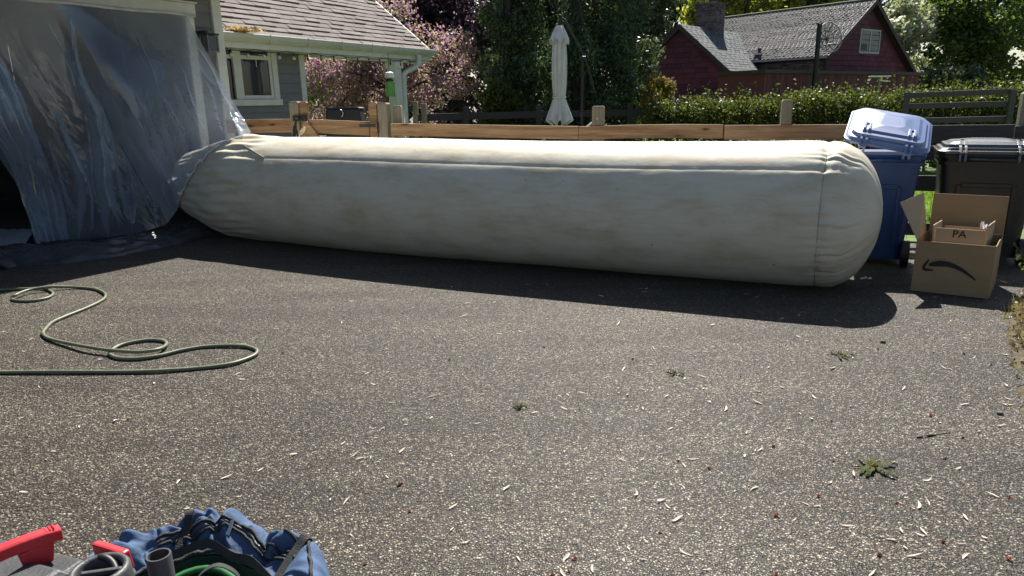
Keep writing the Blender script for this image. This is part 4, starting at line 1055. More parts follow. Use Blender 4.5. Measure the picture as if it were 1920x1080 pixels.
# ------------------------------------------------------------------ yard behind the fence
# folded umbrella
c = Vector((0.90, 13.0, 0))
um = thing('patio_umbrella', 'tall folded grey patio umbrella hanging from a dark offset pole', 'umbrella', c)
zt = at(1050, 48, 13).z; zb = at(1046, 229, 13).z
P = []; nphi = 96
prof = [(0.0, 0.055), (0.03, 0.09), (0.10, 0.115), (0.24, 0.155), (0.30, 0.165)]
for i in range(34):
    v_ = i / 33
    if v_ < 0.72: r_ = 0.105 + 0.028 * math.sin(v_ / 0.72 * math.pi)
    else: r_ = 0.105 + 0.135 * ((v_ - 0.72) / 0.28) ** 1.15
    z = zt - 0.10 - (zt - 0.10 - zb) * v_
    for j in range(nphi + 1):
        a = 2 * math.pi * j / nphi
        fold = 0.5 + 0.5 * math.cos(8 * a + 0.6 * math.sin(3 * v_))
        rr = r_ * (1 - (0.30 + 0.20 * max(0, v_ - 0.7) / 0.3) * (1 - fold) ** 1.5 - 0.06 * math.cos(16 * a + 5 * v_))
        if abs(v_ - 0.72) < 0.03: rr *= 0.94
        P.append((c.x + 0.0 + rr * math.cos(a), c.y + rr * math.sin(a), z + (0.10 * (fold - 0.6) * max(0, v_ - 0.8) / 0.2)))
b = MB(); b.grid(P, 34, nphi + 1); b.build('canopy', M_UMB, um, smooth=True)
P = []
for i in range(9):
    v_ = i / 8; r_ = 0.05 + 0.115 * v_ ** 0.8; z = zt - 0.27 * v_
    for j in range(nphi + 1):
        a = 2 * math.pi * j / nphi
        P.append((c.x + r_ * (1 - 0.10 * math.cos(8 * a + 1)) * math.cos(a), c.y + r_ * (1 - 0.10 * math.cos(8 * a + 1)) * math.sin(a), z - 0.05 * v_ * math.cos(8 * a)))
b = MB(); b.grid(P, 9, nphi + 1); b.build('top_vent', M_UMB, um, smooth=True)
b = MB(); zs = zb + (zt - 0.10 - zb) * 0.28; b.tube([c + Vector((0.112 * math.cos(q * .3), 0.112 * math.sin(q * .3), zs)) for q in range(22)], 0.012, 6); b.build('tie_band', M_UMB, um)
apx = at(1052, 33, 13.0); b = MB(); b.tube([apx + Vector((0, 0, 0.02)), Vector((c.x, c.y, zt + 0.03)), Vector((c.x, c.y, zt - 0.1))], 0.022, 8); b.build('hanger', M_ROD, um)
b = MB(); b.tube(catmull([apx, at(1062, 42, 13), at(1080, 78, 13.05), at(1095, 108, 13.1), at(1106, 140, 13.15), at(1116, 178, 13.2)], 5), 0.018, 8); b.build('boom', M_ROD, um, smooth=True)
mp_ = at(1092, 110, 13.1); b = MB(); b.tube([Vector((mp_.x, mp_.y, 0)), mp_ + Vector((0, 0, 0.02))], 0.025, 10); b.build('mast', M_ROD, um)
b = MB(); q = at(1095, 110, 13.05); b.box(q - Vector((0.035, 0.03, 0.04)), (0.07, 0, 0), (0, 0.06, 0), (0, 0, 0.08)); b.build('pivot', M_ROD, um, bevel=0.006)
b = MB(); b.tube([(mp_.x, mp_.y, 0.0), (mp_.x, mp_.y, 0.08), (mp_.x, mp_.y, 0.09)], [0.42, 0.42, 0.1], 20); b.build('base_plate', M_ROD, um)

# dark grill with bright lid edge near the house
c = at(650, 225, 12.6); c.z = 0
gr = thing('barbecue_grill', 'dark boxy barbecue grill with a sunlit lid top behind the gate', 'barbecue', c)
zt2 = at(650, 201, 12.6).z
b = MB(); b.hexa([c + Vector(p) for p in ((-0.34, -0.22, 0.75), (0.40, -0.22, 0.75), (0.40, 0.25, 0.75), (-0.34, 0.25, 0.75), (-0.30, -0.18, zt2 - 0.02), (0.26, -0.18, zt2 - 0.02), (0.26, 0.2, zt2 - 0.02), (-0.30, 0.2, zt2 - 0.02))]); b.build('cook_box', M_BLACKBIN, gr, bevel=0.02)
b = MB(); b.hexa([c + Vector(p) for p in ((-0.32, -0.2, zt2 - 0.018), (0.28, -0.2, zt2 - 0.018), (0.28, 0.22, zt2 - 0.018), (-0.32, 0.22, zt2 - 0.018), (-0.30, -0.19, zt2), (0.24, -0.19, zt2), (0.24, 0.2, zt2), (-0.30, 0.2, zt2))]); b.build('lid_top', M_LIDBLACK, gr)
b = MB(); b.tube([c + Vector((-0.05 + 0.05 * math.cos(a * .4 - 1.6), -0.24, zt2 - 0.10 + 0.06 * math.sin(a * .4 - 1.6))) for a in range(9)], 0.009, 6); b.build('handle', M_STEEL, gr, smooth=True)
for sx in (-0.28, 0.33):
    for sy in (-0.16, 0.18):
        b = MB(); b.tube([c + Vector((sx, sy, 0)), c + Vector((sx, sy, 0.76))], 0.02, 6); b.build('leg', M_ROD, gr)

# far dark rail fence under the trees
ff = thing('rail_fence', 'dark old rail fence under the tall evergreen at the back of the yard', 'fence', (0, 17, 0))
pts = [at(780, 230, 15.5), at(875, 230, 16.2), at(1010, 230, 16.8), at(1180, 230, 17.2), at(1360, 230, 17.2), at(1560, 230, 16.8), at(1760, 230, 16.2)]
for i, q in enumerate(pts):
    q.z = 0
    if i == 0:
        post(q, 0.11, at(787, 190, q.y).z, M_POST, 'post', ff); post(q + Vector((0.17, 0.1, 0)), 0.12, at(800, 194, q.y).z, M_POST, 'post', ff)
    else: post(q, 0.13, at(875, 199, 16.2).z, M_OLDWOOD, 'post', ff)
    if i:
        p_ = pts[i - 1]
        for z in (1.22, 0.78, 0.34): rail(p_ + Vector((0, 0, z)), q + Vector((0, 0, z)), M_OLDWOOD, parent=ff, h=0.15)
q = pts[0]; rail(at(700, 207, 14.8), at(776, 210, 15.5), M_OLDWOOD, parent=ff, h=0.13)

# grey slatted panel in front of the hedge
pA, pB = at(1697, 231, 10.2), at(1903, 234, 10.2); pA.z = 1.12; pB.z = 1.14
pn = thing('slatted_panel', 'dark grey slatted gate panel leaning up behind the fence before the hedge', 'gate panel', (pA + pB) / 2)
pz0, pz1 = 0.3, at(1697, 174, 10.2).z
def pbar(name, x0, z0, x1, z1, h, t=0.035, dy=0.0):
    b = MB(); b.hexa([(x0, 10.2 + dy, z0), (x1, 10.2 + dy, z1), (x1, 10.2 + dy + t, z1), (x0, 10.2 + dy + t, z0), (x0, 10.2 + dy, z0 + h), (x1, 10.2 + dy, z1 + h), (x1, 10.2 + dy + t, z1 + h), (x0, 10.2 + dy + t, z0 + h)])
    return b.build(name, M_PANEL, pn, bevel=0.003)
M_PANEL = mat("grey_board", (0.075, 0.07, 0.068), (0.055, 0.052, 0.05), scale=4, rough=0.8, bump=0.2, bscale=25, stretch=(0.6, 0.6, 7))
for (ya, yb_) in ((174, 166), (194, 189), (222, 217)):
    a = at(1700, ya, 10.2); e = at(1900, yb_, 10.2)
    pbar('slat', a.x, a.z - 0.075, e.x, e.z - 0.075, 0.075)
a = at(1700, 240, 10.2); e = at(1900, 236, 10.2); pbar('slat', a.x, 0.75, e.x, 0.78, 0.10)
for x_ in (1700, 1898):
    a = at(x_, 170, 10.2); b = MB(); b.box((a.x - 0.035, 10.162, 0.0), (0.075, 0, 0), (0, 0.036, 0), (0, 0, a.z - (0.02 if x_ == 1700 else -0.015))); b.build('stile', M_PANEL, pn, bevel=0.003)

# ------------------------------------------------------------------ blue bag, open, with a green hose coiled inside
BC = Vector((-1.02, 1.86, 0))
bag = thing('duffel_bag', 'rumpled blue nylon duffel bag lying open with black straps on the asphalt', 'bag', BC)
def bag_pt(rho, a, off=0.0):
    """rho 0 opening centre .. 1 outer edge on the ground; a = angle"""
    ca, sa = math.cos(a), math.sin(a)
    R_ = (0.43 + 0.035 * math.cos(2 * a + 0.4) + 0.04 * fbm(ca * 1.5, sa * 1.5, 3, 2)) * (1 - 0.16 * max(0, -ca))
    top = 0.20 + 0.03 * math.sin(a - 0.5) + 0.028 * fbm(ca * 1.2 + 4, sa * 1.2, 8, 2)
    w = rho
    if w > 0.85: z = top * math.sqrt(max(0, 1 - ((w - 0.85) / 0.15) ** 2.2))
    elif w > 0.57: z = top * (1 - 0.36 * sm((0.85 - w) / 0.28))
    else: z = top * 0.64 - (top * 0.64 - 0.04) * sm((0.57 - w) / 0.10)
    amp = sm((w - 0.55) / 0.08) * sm((1.02 - w) / 0.1)
    fo = 0.030 * fbm(ca * 1.7 + w * 1.3, sa * 1.7 - w * 2.0, 1.7, 2) + 0.010 * fbm(ca * 5 + w * 4, sa * 5 + w * 3, 5.2, 2)
    fo -= 0.026 * math.exp(-(fbm(ca * 1.5 + 9, sa * 1.5 + w * 2.0, 2.2, 1) / 0.09) ** 2) - 0.012 * math.exp(-((fbm(ca * 1.5 + 9, sa * 1.5 + w * 2.0, 2.2, 1) - .16) / 0.08) ** 2)
    fo -= 0.022 * (1 - min(1, abs(fbm(ca * 2.4 + w * 1.5 + 3, sa * 2.4 - w * 1.2, 4.1, 1)) / 0.10)) + 0.014 * (1 - min(1, abs(fbm(ca * 3.4 - w * 2.2, sa * 3.4 + w * 2.6, 7.7, 1)) / 0.09))
    z += amp * fo
    rr = R_ * w + amp * 0.02 * fbm(ca * 4, sa * 4, w * 4, 2)
    return Vector((BC.x + rr * ca, BC.y + rr * sa * 0.98, max(0.004, z + off)))
NR_, NTH = 90, 420
def bag_shell(r0, r1, nr_):
    P = [bag_pt(r0 + (r1 - r0) * i / (nr_ - 1), 2 * math.pi * j / NTH) for j in range(NTH) for i in range(nr_)]
    b = MB(); b.grid(P, NTH, nr_, closed_u=True); return b
bag_shell(0.56, 1.0, NR_).build('bag_shell', M_BAG, bag, smooth=True)
P = [bag_pt(0.559 * i / 29 + 0.0005, 2 * math.pi * j / 120, -0.004) for j in range(120) for i in range(30)]
b = MB(); b.grid(P, 120, 30, closed_u=True); b.build('lining', M_BAGIN, bag, smooth=True)
def ribbon(pts, wv, th_, name, m, parent):
    pts = catmull(pts, 8); b = MB(); P = []
    for i, p in enumerate(pts):
        t = (pts[min(i + 1, len(pts) - 1)] - pts[max(i - 1, 0)]).normalized()
        w = wv if isinstance(wv, Vector) else wv[i * (len(wv) - 1) // (len(pts) - 1)]
        w = (w - t * w.dot(t)); n = t.cross(w).normalized() * th_
        P += [p - w / 2, p + w / 2, p + w / 2 + n, p - w / 2 + n, p - w / 2]
    b.grid(P, len(pts), 5); return b.build(name, m, parent, smooth=False)
for rho, a0, a1 in ((0.765, 0.45, 2.25), (0.715, 0.45, 2.25)):
    b = MB(); b.tube([bag_pt(rho, a0 + (a1 - a0) * k / 40, 0.004) for k in range(41)], 0.0055, 6); b.build('zip_tape', M_WEB, bag, smooth=True)
b = MB(); b.tube([bag_pt(0.74, 0.45 + 1.8 * k / 40, 0.003) for k in range(41)], 0.004, 6); b.build('zip_teeth', M_GREYPL, bag)
b = MB(); b.tube([bag_pt(0.86, -0.15 + 1.0 * k / 40, 0.003) for k in range(41)], 0.006, 6); b.build('zip_tape', M_WEB, bag, smooth=True)
b = MB(); b.tube([bag_pt(0.575, 2 * math.pi * k / 120, 0.006) for k in range(121)], 0.008, 6); b.build('rim_binding', M_WEB, bag, smooth=True)
for a_ in (1.42, 2.75):
    q = bag_pt(0.74, a_, 0.012); b = MB(); d_ = (q - bag_pt(0.6, a_, 0.012)).normalized(); e_ = d_.cross(Vector((0, 0, 1)))
    b.box(q - e_ * 0.009, e_ * 0.018, -d_ * 0.05, Vector((0, 0, 0.006))); b.build('zip_pull', M_STEEL, bag, bevel=0.002)
b = MB(); q0 = bag_pt(0.56, 2.85, 0.02); b.tube(catmull([q0, bag_pt(0.6, 2.75, 0.02), bag_pt(0.66, 2.6, 0.015)], 5), 0.008, 6); b.build('zip_garage', M_WEB, bag)
up = Vector((0, 0, 0.045))
ribbon([bag_pt(0.98, 0.62, 0.0), bag_pt(0.88, 0.60, 0.014), bag_pt(0.78, 0.55, 0.02), bag_pt(0.66, 0.42, 0.015), bag_pt(0.56, 0.2, 0.0)], Vector((0.028, -0.036, 0.0)), 0.003, 'webbing_strap', M_WEB, bag)
ribbon([bag_pt(0.62, 2.25, 0.02), bag_pt(0.60, 1.95, 0.03), bag_pt(0.56, 1.6, 0.04), bag_pt(0.53, 1.2, 0.05), bag_pt(0.54, 0.8, 0.05), bag_pt(0.58, 0.4, 0.02), bag_pt(0.66, 0.1, 0.02)], Vector((0.0, 0.018, 0.024)), 0.003, 'carry_strap', M_WEB, bag)
ribbon([BC + Vector(p) for p in ((0.02, -0.02, 0.10), (0.03, 0.03, 0.19), (0.09, 0.055, 0.225), (0.16, 0.04, 0.19), (0.15, 0.0, 0.12), (0.08, -0.03, 0.10))], Vector((0.012, -0.035, 0.012)), 0.003, 'strap_loop', M_WEB, bag)
ribbon([bag_pt(0.97, 1.9, 0.005), bag_pt(0.84, 1.88, 0.012), bag_pt(0.75, 1.93, 0.012), bag_pt(0.62, 2.1, 0.012)], Vector((0.024, 0.006, 0)), 0.003, 'webbing_strap', M_WEB, bag)
gh = []
for k in range(150):
    a = k * 0.16; r_ = 0.185 - 0.012 * (k % 39) / 39 + 0.012 * math.sin(k * .7)
    gh.append(BC + Vector((0.01 + r_ * math.cos(a), 0.0 + r_ * 0.85 * math.sin(a), 0.055 + 0.024 * (k // 39) + 0.006 * math.sin(k * .5))))
b = MB(); b.tube(gh, 0.0115, 8)
tag(b.build('green_hose', M_GHOSE, None, smooth=True), 'shiny green hose coiled inside the open blue bag', 'hose')
bl = thing('pale_fittings', 'cluster of pale green plastic fittings at the right inside the blue bag', 'fittings', BC)
for k in range(11):
    q = BC + Vector((0.10 + 0.075 * rng.random(), -0.03 + 0.10 * rng.random(), 0.135 + 0.03 * rng.random())); P = []
    for i in range(8):
        an = math.pi * i / 7
        for j in range(9): P.append(q + Vector((0.013 * math.sin(an) * math.cos(j * math.pi / 4), 0.016 * math.sin(an) * math.sin(j * math.pi / 4), 0.016 * math.cos(an))))
    b = MB(); b.grid(P, 8, 9); b.build('fitting', mat("pale_green_plastic", (0.55, 0.62, 0.46), rough=0.4) if k == 0 else MATS["pale_green_plastic"], bl, smooth=True)

# grey pipe end standing in the bag
pc = ground(297, 1040, 0.40)
ax = Vector((-0.03, 0.02, 1)).normalized()
b = MB(); rings = []
prf = [(-0.34, 0.031), (-0.002, 0.033), (0.0, 0.032), (0.0, 0.0275), (-0.004, 0.027), (-0.30, 0.026)]
e1_ = ax.orthogonal().normalized(); e2_ = ax.cross(e1_)
P = [pc + ax * h + (e1_ * math.cos(2 * math.pi * j / 40) + e2_ * math.sin(2 * math.pi * j / 40)) * r_ for h, r_ in prf for j in range(41)]
b.grid(P, len(prf), 41); b.tube([pc + ax * -0.29, pc + ax * -0.285], 0.0255, 20)
pipe = b.build('grey_pipe', M_PIPE, None, smooth=True)
md = pipe.modifiers.new('edge', 'EDGE_SPLIT'); md.split_angle = rad(50)
tag(pipe, 'open grey plastic pipe end standing upright in front of the blue bag', 'pipe')

# black vacuum with red handle
vc = thing('wet_dry_vacuum', 'black wet and dry vacuum with bright red top handle at the bottom left corner', 'vacuum', (-1.15, 1.4, 0))
e2 = Vector((0.945, -0.33, 0)).normalized(); e1 = Vector((0.33, 0.945, 0)).normalized()
LO = Vector((-1.185, 1.60, 0))
def vp_(a, b_, z): return LO + e2 * a + e1 * b_ + Vector((0, 0, z))
def slab(a0, a1, b0, b1, z0, z1, name, m, parent=vc, bev=0.012, ins=0.0):
    b = MB(); b.hexa([vp_(a0, b0, z0), vp_(a1, b0, z0), vp_(a1, b1, z0), vp_(a0, b1, z0), vp_(a0 + ins, b0 + ins, z1), vp_(a1 - ins, b0 + ins, z1), vp_(a1 - ins, b1 - ins, z1), vp_(a0 + ins, b1 - ins, z1)]); return b.build(name, m, parent, bevel=bev)
b = MB(); dc = vp_(-0.06, -0.30, 0); b.tube([dc + Vector((0, 0, z)) for z in (0.02, 0.03, 0.30, 0.39)], [0.23, 0.24, 0.26, 0.26], 28); b.build('drum', M_GREYPL, vc)
slab(-0.42, 0.20, -0.60, 0.03, 0.39, 0.475, 'vacuum_lid', M_GREYPL, ins=0.02)
slab(-0.40, 0.115, -0.60, 0.012, 0.4755, 0.500, 'raised_deck', M_GREYPL, ins=0.018, bev=0.006)
slab(-0.015, 0.125, -0.60, -0.055, 0.5005, 0.522, 'motor_hump', M_GREYPL, ins=0.02, bev=0.006)
# handle: bowed bar on two feet with grip ridges
h0 = ground(-150, 1110, 0.545); h1 = ground(112, 988, 0.575)
hd_ = (h1 - h0); hl = hd_.length; hd_n = hd_.normalized(); hs = Vector((hd_n.y, -hd_n.x, 0)).normalized(); hu = Vector((0, 0, 1))
b = MB(); P = []
for k in range(21):
    t = k / 20; q = h0 + hd_ * t + hu * (0.016 * math.sin(t * math.pi) - 0.01 * max(0, t - .9) * 10 * 0.2)
    for (sx, sz) in ((-.017, 0), (-.018, -.024), (.018, -.026), (.018, 0), (.012, .005), (-.012, .005), (-.017, 0)): P.append(q + hs * sx + hu * sz)
b.grid(P, 21, 7); b.f.append(tuple(range(6))); b.f.append(tuple(20 * 7 + j for j in range(6))[::-1])
hdl = b.build('handle', M_REDPL, vc, bevel=0.003)
for k in range(3):
    q = h0 + hd_ * (0.885 + 0.03 * k) + hu * 0.0085; b = MB(); b.box(q - hs * 0.012, hs * 0.024, hd_n * 0.004, hu * 0.003); b.build('grip_ridge', M_REDPL, hdl, bevel=0.001)
q = h0 + hd_ * 0.78 + hu * 0.008
b = MB(); b.hexa([q - hs * .014 - hd_n * .02 - hu * .115, q + hs * .014 - hd_n * .02 - hu * .115, q + hs * .014 + hd_n * .03 - hu * .115, q - hs * .014 + hd_n * .03 - hu * .115, q - hs * .014 - hd_n * .035 - hu * .024, q + hs * .014 - hd_n * .035 - hu * .024, q + hs * .014 + hd_n * .045 - hu * .024, q - hs * .014 + hd_n * .045 - hu * .024])
b.build('handle_foot', M_REDPL, vc, bevel=0.004)
la, lb = ground(167, 1021, 0.525), ground(228, 1040, 0.520)
lx = (lb - la); ln = Vector((lx.y, -lx.x, 0)).normalized()
b = MB(); b.hexa([la + Vector((0, 0, -.055)) - ln * .004 + lx * .05, lb + Vector((0, 0, -.06)) - ln * .0 - lx * .02, lb + ln * -.034 + Vector((0, 0, -.06)), la - ln * .034 + Vector((0, 0, -.055)), la - ln * .004, lb - ln * .004, lb - ln * .026, la - ln * .026]); b.build('latch', M_REDPL, vc, bevel=0.006)
pcn = ground(188, 1078, 0.515)
b = MB(); P = []
for r_, z in ((0.070, -0.03), (0.068, 0.012), (0.062, 0.02), (0.054, 0.02), (0.050, 0.012), (0.049, -0.03)):
    for j in range(49): P.append(pcn + Vector((r_ * math.cos(j * math.pi / 24), r_ * math.sin(j * math.pi / 24), z)))
b.grid(P, 6, 49); b.build('hose_port', M_GREYPL, vc, smooth=True)
b = MB(); b.tube([pcn + Vector((0, 0, -0.03)), pcn + Vector((0, 0, -0.02))], 0.05, 20); b.build('port_floor', M_IRON, vc)
b = MB(); b.box(pcn + Vector((-0.045, -0.006, -0.005)), (0.09, 0.02, 0), (-0.004, 0.012, 0), (0, 0, 0.012)); b.build('port_bar', M_GREYPL, vc, bevel=0.003)
b = MB(); b.tube(catmull([ground(160, 1056, 0.505), ground(190, 1044, 0.53), ground(212, 1056, 0.52), ground(222, 1085, 0.50)], 8), 0.0085, 8); b.build('power_cord', M_IRON, vc, smooth=True)

# ------------------------------------------------------------------ litter on the asphalt: petals, bud scraps, wilted leaves, sticks
def petal_mesh(name, L, W, curl, m, seed):
    r = random.Random(seed); b = MB(); P = []; n = 6
    for i in range(n):
        t = i / (n - 1); w = W * (math.sin(math.pi * min(1, t * 0.92 + 0.06)) ** 0.8) * (1 - 0.35 * t)
        z = curl * (t - 0.5) ** 2 * 4 * L + 0.002; bx = L * (t - 0.5); by = 0.12 * L * math.sin(t * 3 + seed)
        P += [(bx, by - w / 2, z + 0.25 * w), (bx, by, z), (bx, by + w / 2, z + 0.25 * w)]
    b.grid(P, n, 3); me = b.mesh(name); me.materials.append(m); return me
PM = [petal_mesh('petal', 0.030 + 0.004 * k, 0.0085 + 0.001 * (k % 3), 0.03 + 0.05 * (k % 2), M_PETAL, k) for k in range(6)]
def right_edge(y):
    for (x0, y0), (x1, y1) in zip(edge, edge[1:]):
        if y0 <= y <= y1: return x0 + (x1 - x0) * (y - y0) / (y1 - y0)
    return 2
def scatter(n, ymin, ymax, bias):
    out = []
    while len(out) < n:
        y = ymin + (ymax - ymin) * rng.random() ** 1.25; hw = 0.76 * y
        x = rng.uniform(-hw, hw)
        if x > right_edge(y) - 0.03: continue
        if rng.random() > 0.30 + 0.70 * min(1, max(0, (x / hw + 0.55))) : continue
        if y < 2.5 and x < -0.55: continue
        if fbm(x * 0.9, y * 0.9, 6) < -0.18 and rng.random() < 0.6: continue
        out.append((x, y))
    return out
pet = scatter(225, 2.1, 6.4, 1)
pet += [tuple(ground(x, y).xy) for x, y in ((1160, 738), (1175, 741), (1140, 741), (905, 741), (1050, 744), (1090, 738), (1280, 873), (1300, 861), (1590, 988), (1350, 992), (1240, 940), (850, 951), (950, 918), (335, 905), (98, 885), (350, 955), (45, 925), (660, 1005), (1555, 905), (1735, 803), (1600, 890), (1690, 996), (1705, 985), (1810, 972), (1690, 945), (1715, 1043), (700, 722), (1440, 690), (1465, 727))]
for i, (x, y) in enumerate(pet):
    o = bpy.data.objects.new('petal', PM[i % 6]); COL.objects.link(o)
    o.location = (x, y, 0.003); o.rotation_euler = (rng.uniform(-.35, .35), rng.uniform(-.3, .3), rng.uniform(0, 6.28)); s_ = rng.uniform(0.5, 1.35); o.scale = (s_, s_ * rng.uniform(.8, 1.3), s_)
    tag(o, 'small pale dry petal lying on the open asphalt', 'petal', 'pale petals scattered over the asphalt')
RMs = []
for k in range(3):
    me = leaf_mesh('bud_scrap', [(0, 0, 0.008)], [(0.012, 0.009, 0.005)], 9, 0.013, 1.3, rngs=np.random.default_rng(50 + k)); me.materials.append(M_REDBIT); RMs.append(me)
for i, (x, y) in enumerate(scatter(34, 2.1, 4.6, 1) + [tuple(ground(a, b_).xy) for a, b_ in ((1650, 1043), (1890, 1050), (1680, 945), (1890, 934), (1455, 968), (1645, 868), (1562, 866), (1830, 860), (750, 910))]):
    o = bpy.data.objects.new('bud_scrap', RMs[i % 3]); COL.objects.link(o); o.location = (x, y, 0.0); o.rotation_euler = (0, 0, rng.uniform(0, 6.28)); s_ = rng.uniform(.4, .9); o.scale = (s_, s_, s_)
    tag(o, 'tiny rust red bud scrap lying on the open asphalt', 'bud scrap', 'rust red bud scraps on the asphalt')
# the many smaller crumbs that nobody could count
cr = scatter(300, 2.0, 6.8, 1); cme = leaf_mesh('crumbs', [(x, y, 0.004) for x, y in cr], [(0.001, 0.001, 0.001)] * len(cr), 300, 0.008, 2.0, outward=0.0)
cme.vertices.foreach_set('co', np.array([c for v in cme.vertices for c in (v.co.x, v.co.y, abs(v.co.z - .004) * 0.25 + 0.002)], dtype=np.float32))
tag(link('crumbs', cme, leafmat("crumb", [(0.25, 0.2, 0.14), (0.5, 0.44, 0.34), (0.16, 0.06, 0.035), (0.58, 0.5, 0.42)], 0.1), None), 'fine pale crumbs of petals and seed husks over the asphalt', 'litter', kind='stuff')
def wilt(name, label, c, L, n, seed, dark=False):
    r = random.Random(seed); t = thing(name, label, 'leaf cluster', c)
    for k in range(n):
        a = 2 * math.pi * k / n + r.uniform(-.4, .4); l = L * r.uniform(0.6, 1.15); w = l * r.uniform(.16, .26); P = []
        for i in range(10):
            s = i / 9; hw = w * 0.5 * math.sin(math.pi * min(1, 0.05 + s * 0.95)) ** 0.7 + 0.001
            p = c + Vector((math.cos(a + 0.5 * s * (k % 2 - .5)) * l * s, math.sin(a + 0.5 * s * (k % 2 - .5)) * l * s, 0.006 + 0.013 * math.sin(s * 3.0) * r.uniform(.6, 1.1)))
            nx = Vector((-math.sin(a), math.cos(a), 0))
            P += [p - nx * hw + Vector((0, 0, 0.010 * math.sin(i * 2 + k))), p, p + nx * hw + Vector((0, 0, 0.010 * math.cos(i * 2.3)))]
        b = MB(); b.grid(P, 10, 3); b.build('leaf', M_WILT, t, smooth=True)
    b = MB(); b.tube([c + Vector((-L * .9, 0.01, 0.006)), c + Vector((-L * .3, 0, 0.012)), c + Vector((0, 0, 0.014))], 0.0022, 5); b.build('stem', M_WILT, t)
    b = MB(); b.tube([c + Vector((-0.008, 0, 0.01)), c + Vector((0.01, 0.004, 0.022))], [0.006, 0.004], 6); b.build('bud', M_REDBIT, t)
wilt('wilted_leaves', 'large wilted green leaf cluster spread flat at the right of the asphalt', ground(1637, 878), 0.105, 6, 2)
wilt('wilted_leaves', 'small browned leaf cluster just below the shadow of the tube', ground(1575, 668), 0.085, 5, 5)
wilt('wilted_leaves', 'dark curled green leaf scrap near the middle of the asphalt', ground(975, 766), 0.05, 5, 9)
wilt('wilted_leaves', 'thin wilted leaf scrap above the scattered petals right of centre', ground(1265, 702), 0.06, 3, 14)
def twig(name, label, pix, r_, z=0.008):
    b = MB(); pts = catmull([ground(x, y, z + 0.004 * math.sin(i * 2)) for i, (x, y) in enumerate(pix)], 5)
    b.tube(pts, [r_ * (0.75 + 0.35 * math.sin(i * 1.3)) for i in range(len(pts))], 6); tag(b.build(name, M_STICK, None, smooth=True), label, 'twig')
twig('twig', 'short dark stick on the asphalt at the right', [(1720, 820), (1740, 816), (1762, 814), (1780, 811)], 0.006, 0.003)
twig('twig', 'hair thin twig curving down to the bottom edge of the photo', [(1592, 1022), (1593, 1045), (1597, 1068), (1606, 1078)], 0.0016)
twig('twig', 'thin dark twig below the stick near the bottom right', [(1605, 988), (1640, 1005), (1680, 1014), (1730, 1014)], 0.0018)
twig('twig', 'thin bent twig on the asphalt near the right edge above the stone', [(1820, 730), (1835, 742), (1846, 750)], 0.002)
for lab, (x, y), sz in (('small grey stone beside the tip of the tube shadow', (1655, 640), 0.020), ('dark pebble on the asphalt near the right edge', (1875, 774), 0.017)):
    c = ground(x, y, 0.008); P = []
    for i in range(8):
        an = math.pi * i / 7
        for j in range(11):
            q = Vector((math.sin(an) * math.cos(j * math.pi / 5), math.sin(an) * math.sin(j * math.pi / 5), math.cos(an) * 0.55)); P.append(c + q * sz * (1 + 0.25 * fbm(q.x * 2, q.y * 2, x)))
    b = MB(); b.grid(P, 8, 11); tag(b.build('stone', M_STONE, None), lab, 'stone')
c = ground(1626, 527); P = [(c.x + 0.012 * i - .05, c.y + 0.012 * j, 0.012 + 0.018 * abs(fbm(i * .6, j * .8, 3)) + 0.004 * i % 0.02) for i in range(9) for j in range(4)]
b = MB(); b.grid(P, 9, 4); tag(b.build('paper_scrap', M_WHITE, None), 'white scrap lying at the foot of the rounded tube end', 'scrap')

# ------------------------------------------------------------------ red house beyond the hedge
rh = thing('red_house', 'dark red shingled cottage with steep grey roofs and brick chimney beyond the hedge', 'house', (17, 45, 0))
G0 = Vector((20.017, 41.055, 0)); ph = -0.624
MU = Vector((math.sin(ph), math.cos(ph), 0)); MV = Vector((MU.y, -MU.x, 0)); ZR, ZE, HW, ML = 6.6, 3.635, 4.214, 10.55
def mp3(a, v, z): return G0 + MU * a + MV * v + Vector((0, 0, z))
W2 = 5.6; ZE2 = ZR - (ZR - ZE) / HW * W2
b = MB(); b.prism([mp3(0.35, -HW + .35, 0), mp3(0.35, W2 - .35, 0), mp3(0.35, W2 - .35, ZE2 + .2), mp3(0.35, 0, ZR - 0.22), mp3(0.35, -HW + .35, ZE + .1)], MU * (ML - 0.7)); b.build('wall', M_REDTRIM, rh)
def course_gable(fr, zs, width_at, name, parent, m, n=-0.0):
    b = MB()
    for i, z in enumerate(zs[:-1]):
        z1 = zs[i + 1]; l0, r0 = width_at(z); l1, r1 = width_at(z1)
        x = l0
        while x < r0 - 0.01:
            w = rng.uniform(0.35, 0.95); x1 = min(x + w, r0); j = rng.uniform(-.004, .006); e = rng.uniform(0, .012)
            xa, xb = x + 0.006, x1 - 0.006; xa2, xb2 = max(xa, l1), min(xb, r1)
            if xb2 > xa2: b.hexa([fr.p(xa, 0, z - e), fr.p(xb, 0, z - e), fr.p(xb, .055 + j, z - e), fr.p(xa, .055 + j, z - e), fr.p(xa2, 0, z1), fr.p(xb2, 0, z1), fr.p(xb2, .008, z1), fr.p(xa2, .008, z1)])
            x = x1
    o = b.build(name, m, parent); tag(o, kind='stuff'); return o
GFm = Frame(mp3(0.345, 0, 0), MV, -MU)
zs = [0.2 + k * 0.27 for k in range(24)]
sl_ = HW / (ZR - ZE)
course_gable(GFm, zs, lambda z: (max(-HW + .4, -(ZR - .25 - z) * sl_), min(W2 - .4, (ZR - .25 - z) * sl_)), 'shakes', rh, M_RED)
def roof_slab(name, A, B, C_, D_, th_, m):   # A,B eave; C,D ridge
    n = (B - A).cross(D_ - A).normalized(); n = n if n.z > 0 else -n
    b = MB(); b.hexa([A - n * th_, B - n * th_, C_ - n * th_, D_ - n * th_, A, B, C_, D_]); return b.build(name, m, rh)
